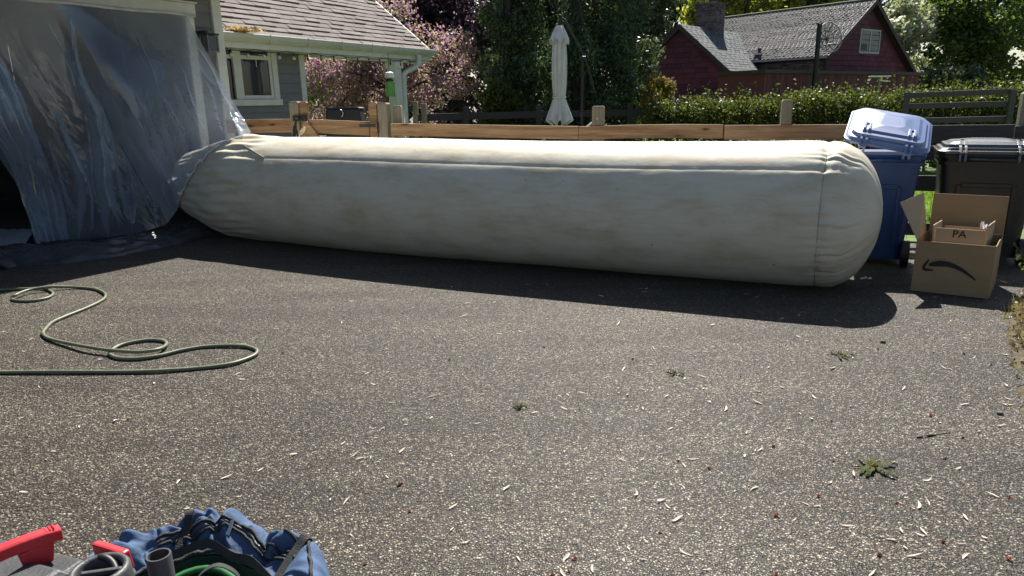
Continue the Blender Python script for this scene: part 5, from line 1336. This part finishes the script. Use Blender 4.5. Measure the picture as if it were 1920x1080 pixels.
def courses(A, B, C_, D_, exp_, wd_, m, parent, messy=0.0, name='shingles'):
    A, B, C_, D_ = map(Vector, (A, B, C_, D_)); L = (B - A).length; up_ = (D_ - A); n_ = int(up_.length / exp_); b = MB()
    nn = (B - A).cross(up_).normalized(); nn = nn if nn.z > 0 else -nn
    for i in range(n_):
        t = i / n_; t1 = (i + 1.12) / n_; a0 = A.lerp(D_, t); b0 = B.lerp(C_, t); a1 = A.lerp(D_, min(1, t1)); b1 = B.lerp(C_, min(1, t1)); k = max(1, int((b0 - a0).length / wd_)); o_ = rng.random()
        for j in range(-1, k + 1):
            u0 = max(0, (j + o_) / k); u1 = min(1, (j + 1 + o_) / k - 0.01)
            if u1 <= u0: continue
            e = rng.uniform(0.01, 0.028) + messy * max(0, rng.gauss(0, 1)) * 0.05
            b.hexa([a0.lerp(b0, u0), a0.lerp(b0, u1), a1.lerp(b1, u1), a1.lerp(b1, u0), a0.lerp(b0, u0) + nn * e, a0.lerp(b0, u1) + nn * e, a1.lerp(b1, u1) + nn * .008, a1.lerp(b1, u0) + nn * .008])
    o = b.build(name, m, parent); tag(o, kind='stuff'); return o
Ls = roof_slab('roof', mp3(-.05, -HW - .05, ZE - .03), mp3(ML, -HW - .05, ZE - .03), mp3(ML, 0, ZR), mp3(-.05, 0, ZR), 0.12, M_REDTRIM)
courses(mp3(-.05, -HW - .05, ZE - .02), mp3(ML, -HW - .05, ZE - .02), mp3(ML, 0, ZR + .012), mp3(-.05, 0, ZR + .012), 0.19, 0.26, M_OLDSHINGLE, Ls, 0.16)
roof_slab('roof', mp3(-.05, W2 + .05, ZE2 - .03), mp3(ML, W2 + .05, ZE2 - .03), mp3(ML, 0, ZR), mp3(-.05, 0, ZR), 0.12, M_REDTRIM)
b = MB(); b.tube([mp3(-.08, 0, ZR + .03), mp3(ML, 0, ZR + .03)], 0.07, 6); b.build('ridge_cap', mat("mossy_ridge", (0.16, 0.17, 0.06), (0.10, 0.10, 0.08), scale=3, rough=0.9), rh)
b = MB(); b.box(mp3(-.02, -HW - .13, ZE - .15), MU * (ML - 2), MV * 0.09, (0, 0, .10)); b.build('gutter', mat("pale_gutter", (0.35, 0.34, 0.34), rough=0.5), rh)
for sg, w_, ze_ in ((-1, HW + .06, ZE - .05), (1, W2 + .06, ZE2 - .05)):
    b = MB(); b.hexa([mp3(-.09, sg * w_, ze_ - .22), mp3(-.05, sg * w_, ze_ - .22), mp3(-.05, 0, ZR - .25), mp3(-.09, 0, ZR - .25), mp3(-.09, sg * w_, ze_ + .03), mp3(-.05, sg * w_, ze_ + .03), mp3(-.05, 0, ZR + .03), mp3(-.09, 0, ZR + .03)]); b.build('rake_board', M_REDTRIM, rh)
def house_window(fr, pxl, name='window'):
    x0, x1, y0, y1 = pxl
    a0, z1 = fr.sz(x0, y0, 0.05); a1, z0 = fr.sz(x1, y1, 0.05)
    b = MB(); fr.box(b, a0, a1, -.02, 0.045, z0, z1); w = b.build(name, M_IRON, rh)
    for (p0, p1, q0, q1, nm) in ((a0 - .09, a0, z0 - .09, z1 + .09, 'casing'), (a1, a1 + .09, z0 - .09, z1 + .09, 'casing'), (a0, a1, z1, z1 + .09, 'casing'), (a0, a1, z0 - .1, z0, 'sill'), ((a0 + a1) / 2 - .05, (a0 + a1) / 2 + .05, z0, z1, 'mullion')):
        b = MB(); fr.box(b, p0, p1, 0.0, 0.075, q0, q1); b.build(nm, M_HTRIM, w)
    for p0, p1 in ((a0 + .01, (a0 + a1) / 2 - .06), ((a0 + a1) / 2 + .06, a1 - .01)):
        b = MB(); fr.box(b, p0, p1, 0.046, 0.052, z0 + .01, z1 - .01); b.build('pane', M_CURT, w)
    return w, a0, a1, z0, z1
M_HTRIM = mat("blue_grey_trim", (0.38, 0.42, 0.43), (0.33, 0.37, 0.38), rough=0.6)
M_CURT = mat("curtained_glass", (0.05, 0.065, 0.065), (0.075, 0.095, 0.095), scale=2, rough=0.12, stretch=(4, 4, .4))
w_, a0, a1, z0, z1 = house_window(GFm, (1616, 1646, 57, 98))
b = MB(); GFm.box(b, a0 + .03, a0 + (a1 - a0) * .36, 0.053, 0.06, z0 + .05, z0 + (z1 - z0) * .38); b.build('fan_box', M_IRON, w_)
# lower storey in front of the gable, flat fascia
FX = -2.4
LF = Frame(mp3(FX, 0, 0), MV, -MU)
l0 = LF.sz(1432, 140)[0]; l1 = LF.sz(1722, 150)[0]; lz = LF.sz(1560, 138)[1]
b = MB(); b.box(LF.p(l0, -0.01, 0), MV * (l1 - l0), MU * 2.35, (0, 0, lz - .02)); b.build('lower_wall', M_RED, rh)
b = MB(); b.box(LF.p(l0 - .2, 0.2, lz - .02), MV * (l1 - l0 + .4), MU * 2.55, (0, 0, .14)); b.build('flat_roof', M_REDTRIM, rh)
b = MB(); k = 0
while l0 + k * 0.24 < l1: LF.box(b, l0 + k * .24 + .01, l0 + k * .24 + .23, 0.0, 0.02 + 0.006 * (k % 2), 0.1, lz - .022); k += 1
tag(b.build('vertical_boards', M_RED, rh), kind='stuff')
# brick side wall under the long eave
SW = Frame(mp3(0.36, -HW + .345, 0), MU, -MV)
b = MB(); r_ = 0; z = 0.6
while z < ZE - .25:
    x = 0.05 + (r_ % 2) * .15
    while x < ML - 2.5: 
        SW.box(b, x, x + .27, -0.02, 0.012 + rng.uniform(0, .008), z, z + .082); x += .29
    z += .10; r_ += 1
tag(b.build('bricks', M_BRICK, rh), kind='stuff')
# small wing with its own gable
pw = 0.681; WA = Vector((math.sin(pw), math.cos(pw), 0)); WB = Vector((WA.y, -WA.x, 0)); WP = Vector((9.167, 39.993, 0)); WZ, WE_, WW, WL = 5.407, 2.937, 2.9, 8.2
def wp3(a, b_, z): return WP + WA * a + WB * b_ + Vector((0, 0, z))
b = MB(); b.prism([wp3(.2, -WW + .2, 0), wp3(.2, WW - .2, 0), wp3(.2, WW - .2, WE_ + .1), wp3(.2, 0, WZ - .2), wp3(.2, -WW + .2, WE_ + .1)], WA * (WL - .3)); b.build('wing_wall', M_REDTRIM, rh)
WFm = Frame(wp3(.195, 0, 0), WB, -WA); s2 = WW / (WZ - WE_)
course_gable(WFm, [0.2 + k * .27 for k in range(20)], lambda z: (max(-WW + .22, -(WZ - .2 - z) * s2), min(WW - .22, (WZ - .2 - z) * s2)), 'wing_shakes', rh, M_RED)
for sg in (-1, 1):
    o = roof_slab('wing_roof', wp3(-.05, sg * (WW + .05), WE_ - .04), wp3(WL if sg < 0 else 4.15, sg * (WW + .05), WE_ - .04), wp3(WL, 0, WZ), wp3(-.05, 0, WZ), .1, M_REDTRIM)
    if sg > 0: courses(wp3(-.06, WW + .06, WE_ - .03), wp3(4.15, WW + .06, WE_ - .03), wp3(WL, 0, WZ + .01), wp3(-.06, 0, WZ + .01), .21, .6, M_GRNSHINGLE, o, 0.0)
    b = MB(); b.hexa([wp3(-.09, sg * (WW + .06), WE_ - .28), wp3(-.05, sg * (WW + .06), WE_ - .28), wp3(-.05, 0, WZ - .26), wp3(-.09, 0, WZ - .26), wp3(-.09, sg * (WW + .06), WE_ - .02), wp3(-.05, sg * (WW + .06), WE_ - .02), wp3(-.05, 0, WZ + .02), wp3(-.09, 0, WZ + .02)]); b.build('rake_board', M_REDTRIM, rh)
w_, *_r = house_window(WFm, (1228, 1262, 156, 188))
# chimney of coursed bricks
cc = at(1330, 62, 43.3); cz1 = at(1330, 9, 43.3).z; cz0 = at(1330, 64, 43.3).z - .6
cw = 0.62
b = MB(); cx = Vector((cc.x, cc.y, 0)); b.box(cx - WA * (cw - .02) - WB * (cw - .02) + Vector((0, 0, cz0)), WB * (2 * cw - .04), WA * (2 * cw - .04), (0, 0, cz1 - cz0)); chm = b.build('chimney', M_MORTAR, rh)
b = MB(); z = cz0; r_ = 0
while z < cz1 - .02:
    for (fo, fu, fnn) in ((cx - WA * cw - WB * cw, WB, -WA), (cx + WB * cw - WA * cw, WA, WB), (cx - WB * cw + WA * cw, -WA, -WB), (cx + WA * cw + WB * cw, -WB, WA)):
        fr = Frame(fo, fu, fnn); x = -.1 + (r_ % 2) * .12 
        while x < 2 * cw: 
            x0_, x1_ = max(0, x), min(2 * cw, x + .22)
            if x1_ > x0_ + .02: fr.box(b, x0_, x1_, -0.03, rng.uniform(0, .015) + (0.05 if z > cz1 - .22 else 0), z, z + .105)
            x += .24
    z += .125; r_ += 1
tag(b.build('bricks', M_BRICK, chm), kind='stuff')
b = MB(); b.box(cx - WA * (cw - .1) - WB * (cw - .1) + Vector((0, 0, cz1)), WB * (2 * cw - .2), WA * (2 * cw - .2), (0, 0, .09)); b.build('chimney_cap', M_MORTAR, chm)
b = MB(); b.tube([cx + Vector((0, 0, cz1 + .05)), cx + Vector((0, 0, cz1 + .45))], 0.14, 10); b.build('flue', M_IRON, chm)
# roof vent
q = at(1412, 103, 42.5); b = MB(); b.box(q, WB * .45, WA * .3, (0, 0, .12)); b.build('roof_vent', M_WHITE, rh)
b = MB(); b.tube([q + WB * .35 + Vector((0, 0, .1)), q + WB * .35 + Vector((0, 0, .35))], .09, 8); b.build('vent_pipe', M_IRON, rh)

# mesh dish on its mast
DY = 33.0; mt = at(1537, 45, DY); mbp = at(1526, 150, DY)
sdh = thing('satellite_dish', 'old round mesh satellite dish on a tall dark mast in front of the red gable', 'satellite dish', (mbp.x, DY, 0))
b = MB(); b.tube([(mt.x, DY, 0), mt], 0.11, 8); b.build('mast', M_ROD, sdh)
dc = at(1556, 70, DY + .2); dr = 0.64; dn = Vector((0.30, -0.93, 0.2)).normalized(); dx = dn.cross(Vector((0, 0, 1))).normalized(); dy = dx.cross(dn)
def dpt(r, a): return dc + (dx * math.cos(a) + dy * math.sin(a)) * r * dr - dn * (0.22 * (1 - r * r))
b = MB(); b.tube([dpt(1, k * math.pi / 20) for k in range(40)], 0.022, 6, closed=True); b.build('rim', mat("dish_rim", (0.3, 0.3, 0.3), rough=0.4, metal=.5), sdh)
for k in range(10):
    b = MB(); b.tube([dpt(r / 5, k * math.pi / 5) for r in range(6)], 0.016, 5); b.build('rib', M_ROD, sdh)
b = MB(); b.tube([dpt(0.55, k * math.pi / 12) for k in range(24)], 0.012, 5, closed=True); b.build('ring', M_ROD, sdh)
mm = bpy.data.materials.new("wire_gauze"); nt, out = nodes_of(mm)
t1 = N(nt, "ShaderNodeBsdfTransparent"); d1 = N(nt, "ShaderNodeBsdfDiffuse"); d1.inputs[0].default_value = (.12, .12, .12, 1); x1 = N(nt, "ShaderNodeMixShader"); x1.inputs[0].default_value = .38
nt.links.new(t1.outputs[0], x1.inputs[1]); nt.links.new(d1.outputs[0], x1.inputs[2]); nt.links.new(x1.outputs[0], out.inputs[0])
P = [dpt(r / 8 + .001, k * math.pi / 16) for k in range(33) for r in range(9)]; b = MB(); b.grid(P, 33, 9); b.build('gauze', mm, sdh, smooth=True)
b = MB(); b.tube([dpt(.9, -.6), dpt(.9, -.6) + Vector((.55, -.3, .05))], .02, 6); b.build('arm', mat("pale_rod", (.4, .36, .36), rough=.5), sdh)
b = MB(); b.tube([dpt(.2, 3.0), Vector((mt.x, DY, dc.z - .1))], .035, 6); b.build('bracket', M_ROD, sdh)

# little table on a post above the hedge
q = at(1650, 142, 26); bt = thing('bird_table', 'white topped bird table on a post just above the hedge', 'bird table', (q.x, q.y, 0))
b = MB(); b.box(q - Vector((.32, .2, .04)), (.62, 0, 0), (0, .4, 0), (0, 0, .035)); b.build('table_top', M_WHITE, bt, bevel=.005)
b = MB(); b.tube([(q.x, q.y, 0), (q.x, q.y, q.z - .04)], .04, 6); b.build('post', M_POST, bt)
b = MB(); b.box(q + Vector((-.02, -.1, -.16)), (.36, 0, -.05), (0, .2, 0), (0, 0, .03)); b.build('side_shelf', M_WHITE, bt)

# ------------------------------------------------------------------ hedge, shrubs and trees
L_HEDGE = leafmat("hedge_leaf", [(0.035, 0.052, 0.011), (0.058, 0.082, 0.016), (0.095, 0.118, 0.028), (0.13, 0.14, 0.045)], .5)
L_CON = leafmat("evergreen_leaf", [(0.026, 0.05, 0.030), (0.045, 0.08, 0.042), (0.07, 0.11, 0.055), (0.12, 0.155, 0.075)], .35)  # lifted bluish greens stand in for haze over the evergreens
L_EDGE = leafmat("evergreen_lit_leaf", [(0.03, 0.055, 0.03), (0.055, 0.085, 0.04), (0.09, 0.12, 0.055), (0.16, 0.19, 0.085)], .4)  # evergreen colours raised to paint in the sunlit edge
L_HOLLY = leafmat("holly_leaf", [(0.04, 0.065, 0.03), (0.07, 0.10, 0.05), (0.13, 0.16, 0.09)], .3, .3)  # holly grey green, raised so the right evergreen's edges look lit
L_RBUD = leafmat("redbud_blossom", [(0.24, 0.12, 0.20), (0.33, 0.18, 0.28), (0.38, 0.26, 0.31), (0.30, 0.20, 0.22), (0.38, 0.35, 0.15), (0.46, 0.45, 0.18)], .55, glow=(1.1, 1.05, 1.05))
L_PLUM = leafmat("plum_leaf", [(0.026, 0.014, 0.026), (0.045, 0.024, 0.04), (0.07, 0.045, 0.05)], .35, glow=(1.1, 1, 1.1))
L_LIME = leafmat("spring_leaf", [(0.22, 0.27, 0.045), (0.30, 0.34, 0.07), (0.38, 0.39, 0.11)], .65)
L_DOG = leafmat("dogwood_blossom", [(0.32, 0.36, 0.28), (0.48, 0.50, 0.42), (0.12, 0.17, 0.06), (0.40, 0.43, 0.36)], .4)
L_GREEN = leafmat("broad_leaf", [(0.05, 0.085, 0.022), (0.08, 0.13, 0.03), (0.12, 0.17, 0.045)], .5)
L_GOLD = leafmat("gold_shrub_leaf", [(0.12, 0.09, 0.02), (0.18, 0.13, 0.03), (0.10, 0.11, 0.03)], .5)
L_DARK = leafmat("dark_wood_leaf", [(0.012, 0.02, 0.012), (0.022, 0.035, 0.016), (0.035, 0.05, 0.02)], .35)

# clipped hedge: one plant body of leaf clumps along its run, thin shoots standing up
hA, hB = Vector((3.0, 15.0, 0)), Vector((11.6, 15.4, 0))
C, R = [], []
for k in range(150):
    t = k / 149; q = hA.lerp(hB, t) + Vector((0, rng.uniform(-.35, .35), 0)); zt_ = 1.60 + 0.22 * t + 0.07 * fbm(t * 9, 1, 1)
    for z in (0.4, 0.9, 1.2, zt_ - 0.24): C.append((q.x, q.y, z + rng.uniform(-.1, .1))); R.append((.32, .34, .25))
hedge = thing('hedge', 'long clipped leafy hedge with sunlit yellow green top before the red house', 'hedge', hA)
link('foliage', leaf_mesh('foliage', C, R, 80000, 0.040, 1.4, .3, .25), L_HEDGE, hedge)
b = MB()
for k in range(26):
    q = hA.lerp(hB, k / 25); b.tube(catmull([q, q + Vector((rng.uniform(-.1, .1), rng.uniform(-.1, .1), .7)), q + Vector((rng.uniform(-.2, .2), 0, 1.4))], 3), [.03, .028, .025, .02, .016, .012, .008], 5)
b.build('stems', M_BARK, hedge)
C = []; R = []; b = MB()
for k in range(120):
    t = rng.random(); q = hA.lerp(hB, t); z0 = 1.55 + .22 * t; h = rng.uniform(.08, .30)
    b.tube([q + Vector((0, 0, z0 - .2)), q + Vector((rng.uniform(-.04, .04), 0, z0 + h))], .004, 4)
    for j in range(3): C.append((q.x, q.y, z0 + h * (j + 1) / 3)); R.append((.03, .03, .03))
tag(b.build('shoot_stems', M_BARK, hedge), kind='stuff'); tag(link('shoots', leaf_mesh('shoots', C, R, 700, .035, 1.4), L_HEDGE, hedge), kind='stuff')

C, R = clumps(-2.9, 19.5, 2.55, 2.1, 1.3, 1.9, 60, .28, .55, 3)
C += [(-1.45 + .16 * k, 19.3, 1.75 + .02 * k * k) for k in range(5)] + [(-1.7 + .2 * k, 19.4, 2.7 + .05 * k) for k in range(5)]; R += [(.2, .2, .13)] * 10
C2, R2 = clumps(-4.1, 19.8, 2.0, 1.7, 1.0, 1.0, 44, .3, .5, 33); C += C2; R += R2
tree('redbud_tree', 'redbud tree in pink and purple blossom with yellow green leaves behind the porch', 'tree', (-2.8, 19.6, 0), .12, (-2.7, 19.6, 2.9), C, R, 28000, .050, L_RBUD, limbs=16, shell=.3)
C, R = clumps(-1.8, 26, 4.0, 2.6, 1.6, 3.9, 50, .6, 1.1, 5)
tree('plum_tree', 'dark purple leaved plum tree between the redbud and the evergreen', 'tree', (-1.8, 26, 0), .2, (-1.8, 26, 5), C, R, 12000, .11, L_PLUM)
# tall evergreen mass: three separate trees
C, R = [], []
r = random.Random(4)
for k in range(150):
    z = 0.3 + 6.6 * r.random() ** 1.05; a = r.uniform(0, 6.28); rr = (1.45 if z < 3.5 else 1.45 - .12 * (z - 3.5)) * math.sqrt(r.random())
    C.append((1.72 + rr * 1.15 * math.cos(a), 18.6 + rr * math.sin(a), z)); R.append((.30 + .15 * r.random(),) * 2 + (.5,))
tree('evergreen_tree', 'broad tall dark evergreen tree directly behind the folded umbrella', 'tree', (1.7, 18.6, 0), .2, (1.7, 18.6, 6), C, R, 52000, .044, L_CON, elong=2.2, shell=.35, droop=.5, group=None)
C, R = [], []
for k in range(60):
    z = 0.4 + 6.2 * r.random(); a = r.uniform(0, 6.28); rr = .62 * math.sqrt(r.random())
    C.append((-0.05 + rr * math.cos(a) + .12 * fbm(z, 1, 1), 18.2 + rr * math.sin(a), z)); R.append((.22 + .14 * r.random(),) * 2 + (.38,))
tree('evergreen_tree', 'narrow sunlit edged evergreen tree on the left of the dark evergreen', 'tree', (0, 18.2, 0), .12, (0, 18.2, 6), C, R, 23000, .045, L_EDGE, elong=2.2, shell=.35, droop=.5)
C, R = [], []
for k in range(60):
    z = 0.4 + 6.2 * r.random(); a = r.uniform(0, 6.28); rr = .72 * math.sqrt(r.random())
    C.append((3.15 + rr * math.cos(a) + .2 * fbm(z, 5, 1), 19.2 + rr * math.sin(a), z)); R.append((.25 + .16 * r.random(),) * 2 + (.4,))
tree('evergreen_tree', 'silvery flecked evergreen tree on the right of the dark evergreen next to the red wing', 'tree', (3.1, 19.2, 0), .12, (3.1, 19.2, 6), C, R, 15000, .06, L_HOLLY, elong=1.7, shell=.35)
C, R = [], []
for k in range(90):
    z = 0.3 + 7.6 * r.random(); a = r.uniform(0, 6.28); rr = 1.9 * math.sqrt(r.random())
    C.append((1.5 + rr * math.cos(a), 23.0 + rr * .6 * math.sin(a), z)); R.append((.5, .5, .7))
tree('evergreen_tree', 'tall dark evergreen tree standing in shade behind the broad evergreen', 'tree', (1.5, 23, 0), .2, (1.5, 23, 7), C, R, 16000, .10, L_CON, elong=2, shell=.2)
C, R = clumps(-7.2, 26, 3.2, 2.6, 1.5, 3.2, 60, .5, .9, 77)
tree('yard_tree', 'mid green leafy tree seen through the open porch left of the redbud', 'tree', (-7.2, 26, 0), .18, (-7.2, 26, 4), C, R, 12000, .09, L_GREEN)
C, R = clumps(-.32, 17.2, 1.35, .42, .4, .72, 22, .18, .32, 8)
tree('evergreen_shrub', 'bright green rounded shrub low at the left foot of the evergreens', 'shrub', (-.3, 17.2, 0), .05, (-.3, 17.2, 1.5), C, R, 5200, .055, L_HEDGE, limbs=5)
C, R = clumps(3.55, 17.3, 1.45, .38, .4, .6, 20, .14, .26, 12)
tree('golden_shrub', 'small golden orange leaved shrub between the evergreen and the hedge', 'shrub', (3.5, 17.3, 0), .04, (3.5, 17.3, 1.5), C, R, 2600, .055, L_GOLD, limbs=6)
C, R = clumps(8.4, 50, 7.0, 3.6, 2.5, 4.5, 70, .7, 1.4, 15)
tree('holly_tree', 'grey green leafy tree left of the red wing gable', 'tree', (8.4, 50, 0), .3, (8.4, 50, 9), C, R, 17000, .17, L_HOLLY)
for i, (x, y, z, rx, rz, lab, tx) in enumerate(((18.5, 62, 9.0, 4.5, 4.2, 'bright yellow green spring tree behind the chimney and roof ridge', 19), (25.5, 66, 10.5, 4.6, 4.6, 'bright yellow green spring tree with dark forked trunk behind the right of the ridge', 26))):
    C, R = clumps(x, y, z, rx, 2.2, rz, 55, .8, 1.5, 20 + i)
    tree('spring_tree', lab, 'tree', (tx, y, 0), .38, (tx + .5, y - 1.5, 11), C, R, 9500, .24, L_LIME, limbs=14, shell=.2)
C, R = clumps(26.2, 50, 5.0, 2.5, 1.8, 3.6, 46, .5, 1.0, 30)
tree('dogwood_tree', 'dogwood tree in white blossom right of the red gable', 'tree', (26.2, 50, 0), .2, (26.2, 50, 6), C, R, 12000, .17, L_DOG, limbs=12)
C, R = clumps(31.5, 50, 5.2, 3.6, 2.2, 4.2, 70, .7, 1.4, 31)
tree('broadleaf_tree', 'large mid green tree at the top right corner beyond the hedge', 'tree', (31.5, 50, 0), .3, (31.5, 50, 7), C, R, 17000, .18, L_GREEN)
C, R = clumps(27.5, 46, 1.9, 2.4, 1.0, 1.1, 30, .5, .9, 34)
tree('blue_shrub', 'pale blue grey bush low behind the hedge right of the red house', 'shrub', (27.5, 46, 0), .08, (27.5, 46, 2), C, R, 5200, .15, L_HOLLY)
for (x, y, tr, zt_, lab) in ((28.1, 72, .55, 16, 'massive dark tree trunk rising behind the roof ridge near its right end'), (26.2, 70, .25, 15, 'slim dark tree trunk left of the massive trunk behind the ridge')):
    C, R = clumps(x, y, zt_ - 1, 4, 3, 3, 20, 1, 1.6, int(x * 10))
    tree('old_tree', lab, 'tree', (x, y, 0), tr, (x + .3, y, zt_), C, R, 2500, .3, L_DARK)
# far woods: one mass closing the view
C, R = [], []
for k in range(620):
    t = rng.random(); x = -48 + 130 * t; y = 78 + rng.uniform(-5, 8) - 10 * abs(t - .4); z = rng.random() ** .8 * 17
    if x < 5: y -= 30; 
    C.append((x, y, z)); a = rng.uniform(1.3, 2.6); R.append((a, a, a))
wd = link('woods', leaf_mesh('woods', C, R, 90000, .55, 1.5, .3, .2), L_DARK, None)
tag(wd, 'dark far off woods closing the view behind everything', 'woods', kind='stuff')

# lawn grass seen through the fence, weeds and leaf litter at the right edge
def blades(n, fx, h, w, seed):
    r = np.random.default_rng(seed); P = fx(r, n); a = r.random(n) * 6.28; hh = h * (.5 + r.random(n)); ln = r.normal(size=(n, 2)) * .35 * hh[:, None]
    V = np.empty((n, 3, 3)); dx_ = np.cos(a) * w / 2; dy_ = np.sin(a) * w / 2
    V[:, 0] = np.stack([P[:, 0] - dx_, P[:, 1] - dy_, np.zeros(n)], 1); V[:, 1] = np.stack([P[:, 0] + dx_, P[:, 1] + dy_, np.zeros(n)], 1); V[:, 2] = np.stack([P[:, 0] + ln[:, 0], P[:, 1] + ln[:, 1], hh], 1)
    me = bpy.data.meshes.new('grass'); me.vertices.add(3 * n); me.vertices.foreach_set('co', V.astype(np.float32).ravel()); me.loops.add(3 * n); me.loops.foreach_set('vertex_index', np.arange(3 * n, dtype=np.int32)); me.polygons.add(n); me.polygons.foreach_set('loop_start', np.arange(0, 3 * n, 3, dtype=np.int32)); me.update(calc_edges=True); return me
L_GRASS = leafmat("grass_blade", [(0.10, 0.19, 0.02), (0.15, 0.26, 0.03), (0.20, 0.30, 0.05)], .55)
tag(link('lawn_grass', blades(60000, lambda r, n: np.stack([2.2 + 7.5 * r.random(n), 8.4 + 5.5 * r.random(n)], 1), .07, .008, 1), L_GRASS, None), 'bright sunlit lawn grass seen through the fence by the bins', 'grass', kind='stuff')
def vx(r, n):
    t = r.random(n) * (len(edge) - 1.01); i = t.astype(int); f = t - i; E_ = np.array(edge); p = E_[i] * (1 - f[:, None]) + E_[i + 1] * f[:, None]
    return p + np.stack([r.random(n) ** 1.3 * .9 - .02, -r.random(n) * .25], 1)
tag(link('verge_grass', blades(3000, vx, .07, .008, 2), leafmat("dry_grass", [(0.12, 0.13, 0.04), (0.25, 0.20, 0.09), (0.09, 0.12, 0.03)], .4), None), 'sparse grass along the right edge of the asphalt', 'grass', kind='stuff')
pv = vx(np.random.default_rng(5), 5200)
lv = leaf_mesh('leaf_litter', [(x, y, .012) for x, y in pv], [(.01, .01, .008)] * len(pv), 5200, .022, 1.6, outward=.1)
tag(link('leaf_litter', lv, leafmat("verge_litter", [(.16, .11, .06), (.27, .20, .12), (.36, .31, .19), (.12, .075, .04), (.17, .16, .06)], .2), None), 'tan and yellow leaf litter along the right edge of the asphalt', 'leaf litter', kind='stuff')
for (cx_, cy_, lab) in ((4.62, 6.15, 'tall thin weeds in the shade right of the cardboard box'), (4.35, 5.75, 'small weed tuft at the shaded corner below the cardboard box')):
    w_ = thing('weed', lab, 'weed', (cx_, cy_, 0)); b = MB(); C = []; R = []
    for k in range(9):
        a = rng.uniform(0, 6.28); h = rng.uniform(.15, .38); e = Vector((cx_ + .16 * math.cos(a), cy_ + .16 * math.sin(a), h)); b.tube(catmull([Vector((cx_, cy_, 0)), Vector((cx_ + .04 * math.cos(a), cy_ + .04 * math.sin(a), h * .6)), e], 4), .003, 4)
        for j in range(3): C.append(tuple(Vector((cx_, cy_, 0)).lerp(e, .5 + .2 * j))); R.append((.04, .04, .03))
    b.build('stem', M_WILT, w_); link('leaves', leaf_mesh('leaves', C, R, 60, .028, 1.6), L_GREEN, w_)
# pale folded sign frame at the right edge
q = Vector((5.02, 6.65, 0)); sf = thing('wire_sign_frame', 'white angled frame standing in the weeds at the right edge', 'frame', q)
b = MB(); b.tube([q + Vector((-.06, 0, .25)), q + Vector((-.01, 0, .55)), q + Vector((.25, 0, .55)), q + Vector((.25, 0, 0))], .014, 6); b.build('top_bar', M_WHITE, sf)
b = MB(); b.tube([q + Vector((0.02, 0.05, 0)), q + Vector((.03, 0.05, .5)), q + Vector((.25, 0.05, .5))], .006, 6); b.build('wire_leg', M_STEEL, sf)
